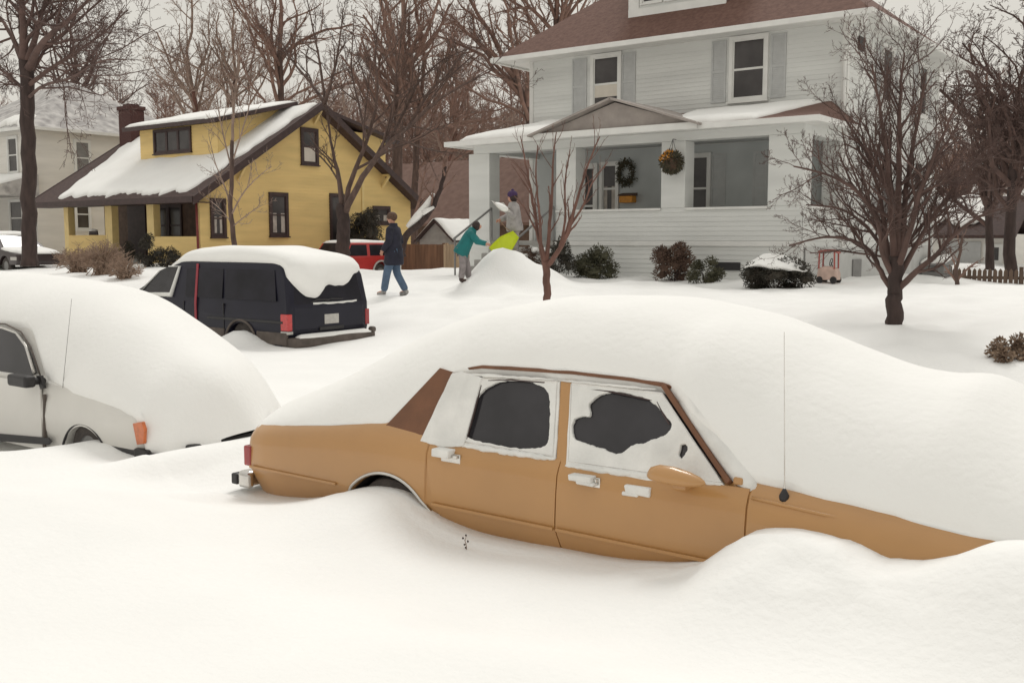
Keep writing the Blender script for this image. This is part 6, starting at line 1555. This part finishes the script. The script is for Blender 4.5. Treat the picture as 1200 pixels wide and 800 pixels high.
# wreath and orange letter box on the porch wall
c = atY(734,203,24.90)
wr = thing('wreath', tuple(c), 'dark green wreath hung on the inner porch wall', 'wreath')
m = MB(); R = random.Random(3)
for k in range(700):
    a_ = R.uniform(0,6.28); q = Vector((c.x+.22*math.cos(a_)+R.gauss(0,.05), c.y+R.gauss(0,.03)-.03, c.z+.30*math.sin(a_)+R.gauss(0,.05))); dr = Vector((R.gauss(0,1),R.gauss(0,.6)-.4,R.gauss(0,1))).normalized(); sd_ = dr.orthogonal().normalized(); i = len(m.v); m.v += [tuple(q),tuple(q+dr*.05+sd_*.014),tuple(q+dr*.10),tuple(q+dr*.05-sd_*.014)]; m.f.append((i,i+1,i+2,i+3))
m.build('foliage', M['wreath'], wr, fix=False)
c = atY(736,233,24.85)
mbx = thing('letter_box', tuple(c), 'small orange yellow letter box on the porch wall below the wreath', 'letter box')
m = MB(); m.box(c.x-.22,c.x+.20,24.72,24.97,c.z-.11,c.z+.08); m.build('box', M['orange'], mbx, bevel=.02)
m = MB(); m.prism([(c.x-.25,24.68,c.z+.082),(c.x-.25,24.98,c.z+.082),(c.x-.25,24.98,c.z+.17),(c.x-.25,24.72,c.z+.12)],(.48,0,0)); m.build('lid', M['porch_brown'], mbx, bevel=.006)
# child's ride-on toy car: faded red roof on four pillars over a pale body
c = atY(971,334,21.9); c.z = ground(c.x,c.y)
tc_ = thing('toy_car', tuple(c), 'faded red and pale ride-on toy car standing in snow by the house corner', 'toy')
X, Yc, Z = c.x, c.y, c.z-.03
m = MB(); secs = []  # built full size, then scaled on its root
for x_, zt, w_ in ((-.28,.30,.14),(-.24,.40,.19),(-.08,.44,.20),(.06,.44,.20),(.22,.38,.19),(.28,.28,.14)): secs.append([(X+x_,Yc-w_,Z+.10),(X+x_,Yc-w_,Z+zt-.04),(X+x_,Yc-w_+.05,Z+zt),(X+x_,Yc+w_-.05,Z+zt),(X+x_,Yc+w_,Z+zt-.04),(X+x_,Yc+w_,Z+.10)])
m.loft(secs); m.build('body', M['toypale'], tc_, bevel=.015)
m = MB(); secs = []
for x_, z_, w_ in ((-.30,.80,.13),(-.24,.83,.19),(0,.86,.21),(.20,.84,.19),(.27,.80,.13)): secs.append([(X+x_,Yc-w_,Z+z_-.05),(X+x_,Yc-w_*.9,Z+z_),(X+x_,Yc+w_*.9,Z+z_),(X+x_,Yc+w_,Z+z_-.05)])
m.loft(secs); m.build('roof', M['toyred'], tc_, bevel=.012)
for x_ in (-.22,.19):
    for y_ in (-.16,.16): m = MB(); m.tube([(X+x_*1.05,Yc+y_,Z+.38),(X+x_,Yc+y_,Z+.82)],.024,7); m.build('pillar', M['toyred'], tc_)
for x_ in (-.19,.19):
    for y_ in (-.22,.16): m = cyl_mb(X+x_,Yc+y_,Yc+y_+.06,Z+.10,.09,18); m.build('wheel', M['black'], tc_, bevel=.008)
m = MB(); m.tube([(X+.10,Yc,Z+.42),(X+.05,Yc,Z+.54)],.012,6); n=16; m.tube([(X+.05+.02*math.sin(6.283*k/n),Yc+.09*math.cos(6.283*k/n),Z+.54+.09*math.sin(6.283*k/n)) for k in range(n+1)],.012,5); m.build('steering_wheel', M['black'], tc_)
# dead weed stalk poking out of the foreground snow
c = atY(546,644,4.30); c.z = ground(c.x,c.y)
wd_ = thing('dead_weed', tuple(c), 'tiny dead weed stalk poking through the foreground snow below the rear door', 'weed')
m = MB(); m.tube([c+Vector((0,0,-.05)), c+Vector((.004,0,.02)), c+Vector((-.006,0,.05)), c+Vector((.003,0,.082))], [.0028,.0026,.0022,.0014], 5); m.tube([c+Vector((.002,0,.03)), c+Vector((.016,-.004,.050))], [.0018,.001], 4); m.tube([c+Vector((-.004,0,.045)), c+Vector((-.018,.002,.062))], [.0018,.001], 4); m.build('stem', M['grass_dry'], wd_)
m = MB()
for dx, dz in ((.003,.084),(.017,.052),(-.019,.064),(.001,.012),(-.008,.028)): m.ell((c.x+dx,c.y-.003,c.z+dz),(.006,.005,.006),8,6,.2,int(dz*1000))
m.build('seed_head', M['bark_dark'], wd_)
tc_.scale = (.8,.8,.88)
# dark chair with snow on the yellow porch
c = atY(103,276,23.4)
ch = thing('porch_chair', (c.x,c.y,1.32), 'dark porch chair with snow on it behind yellow porch half wall', 'chair')
X, Yc, Z = c.x, c.y, 1.32
m = MB(); m.box(X-.30,X+.30,Yc-.28,Yc+.28,Z+.40,Z+.46); m.build('seat', M['brown_trim'], ch, bevel=.01)
m = MB()
for k in range(5): m.box(X-.28+.12*k,X-.20+.12*k,Yc+.24,Yc+.28,Z+.46,Z+1.02)
m.box(X-.30,X+.30,Yc+.235,Yc+.285,Z+1.02,Z+1.10); m.build('backrest', M['brown_trim'], ch)
for x_ in (-.28,.28):
    m = MB(); m.box(X+x_-.035,X+x_+.035,Yc-.30,Yc+.28,Z+.66,Z+.70); m.build('armrest', M['brown_trim'], ch, bevel=.008)
    for y_ in (-.26,.26): m = MB(); m.box(X+x_-.03,X+x_+.03,Yc+y_-.03,Yc+y_+.03,Z,Z+(.66 if y_<0 else 1.02)); m.build('leg', M['brown_trim'], ch)
m = MB(); m.ell((X,Yc+.02,Z+.50),(.30,.27,.09),14,8,.05,1); m.tube([(X-.30,Yc+.26,Z+1.13),(X,Yc+.26,Z+1.16),(X+.30,Yc+.26,Z+1.13)],[.03,.055,.03],8)
tag(m.build('snow_clump', M['snow_fine'], smooth=True), 'snow lying on the dark chair of the yellow porch', 'snow')
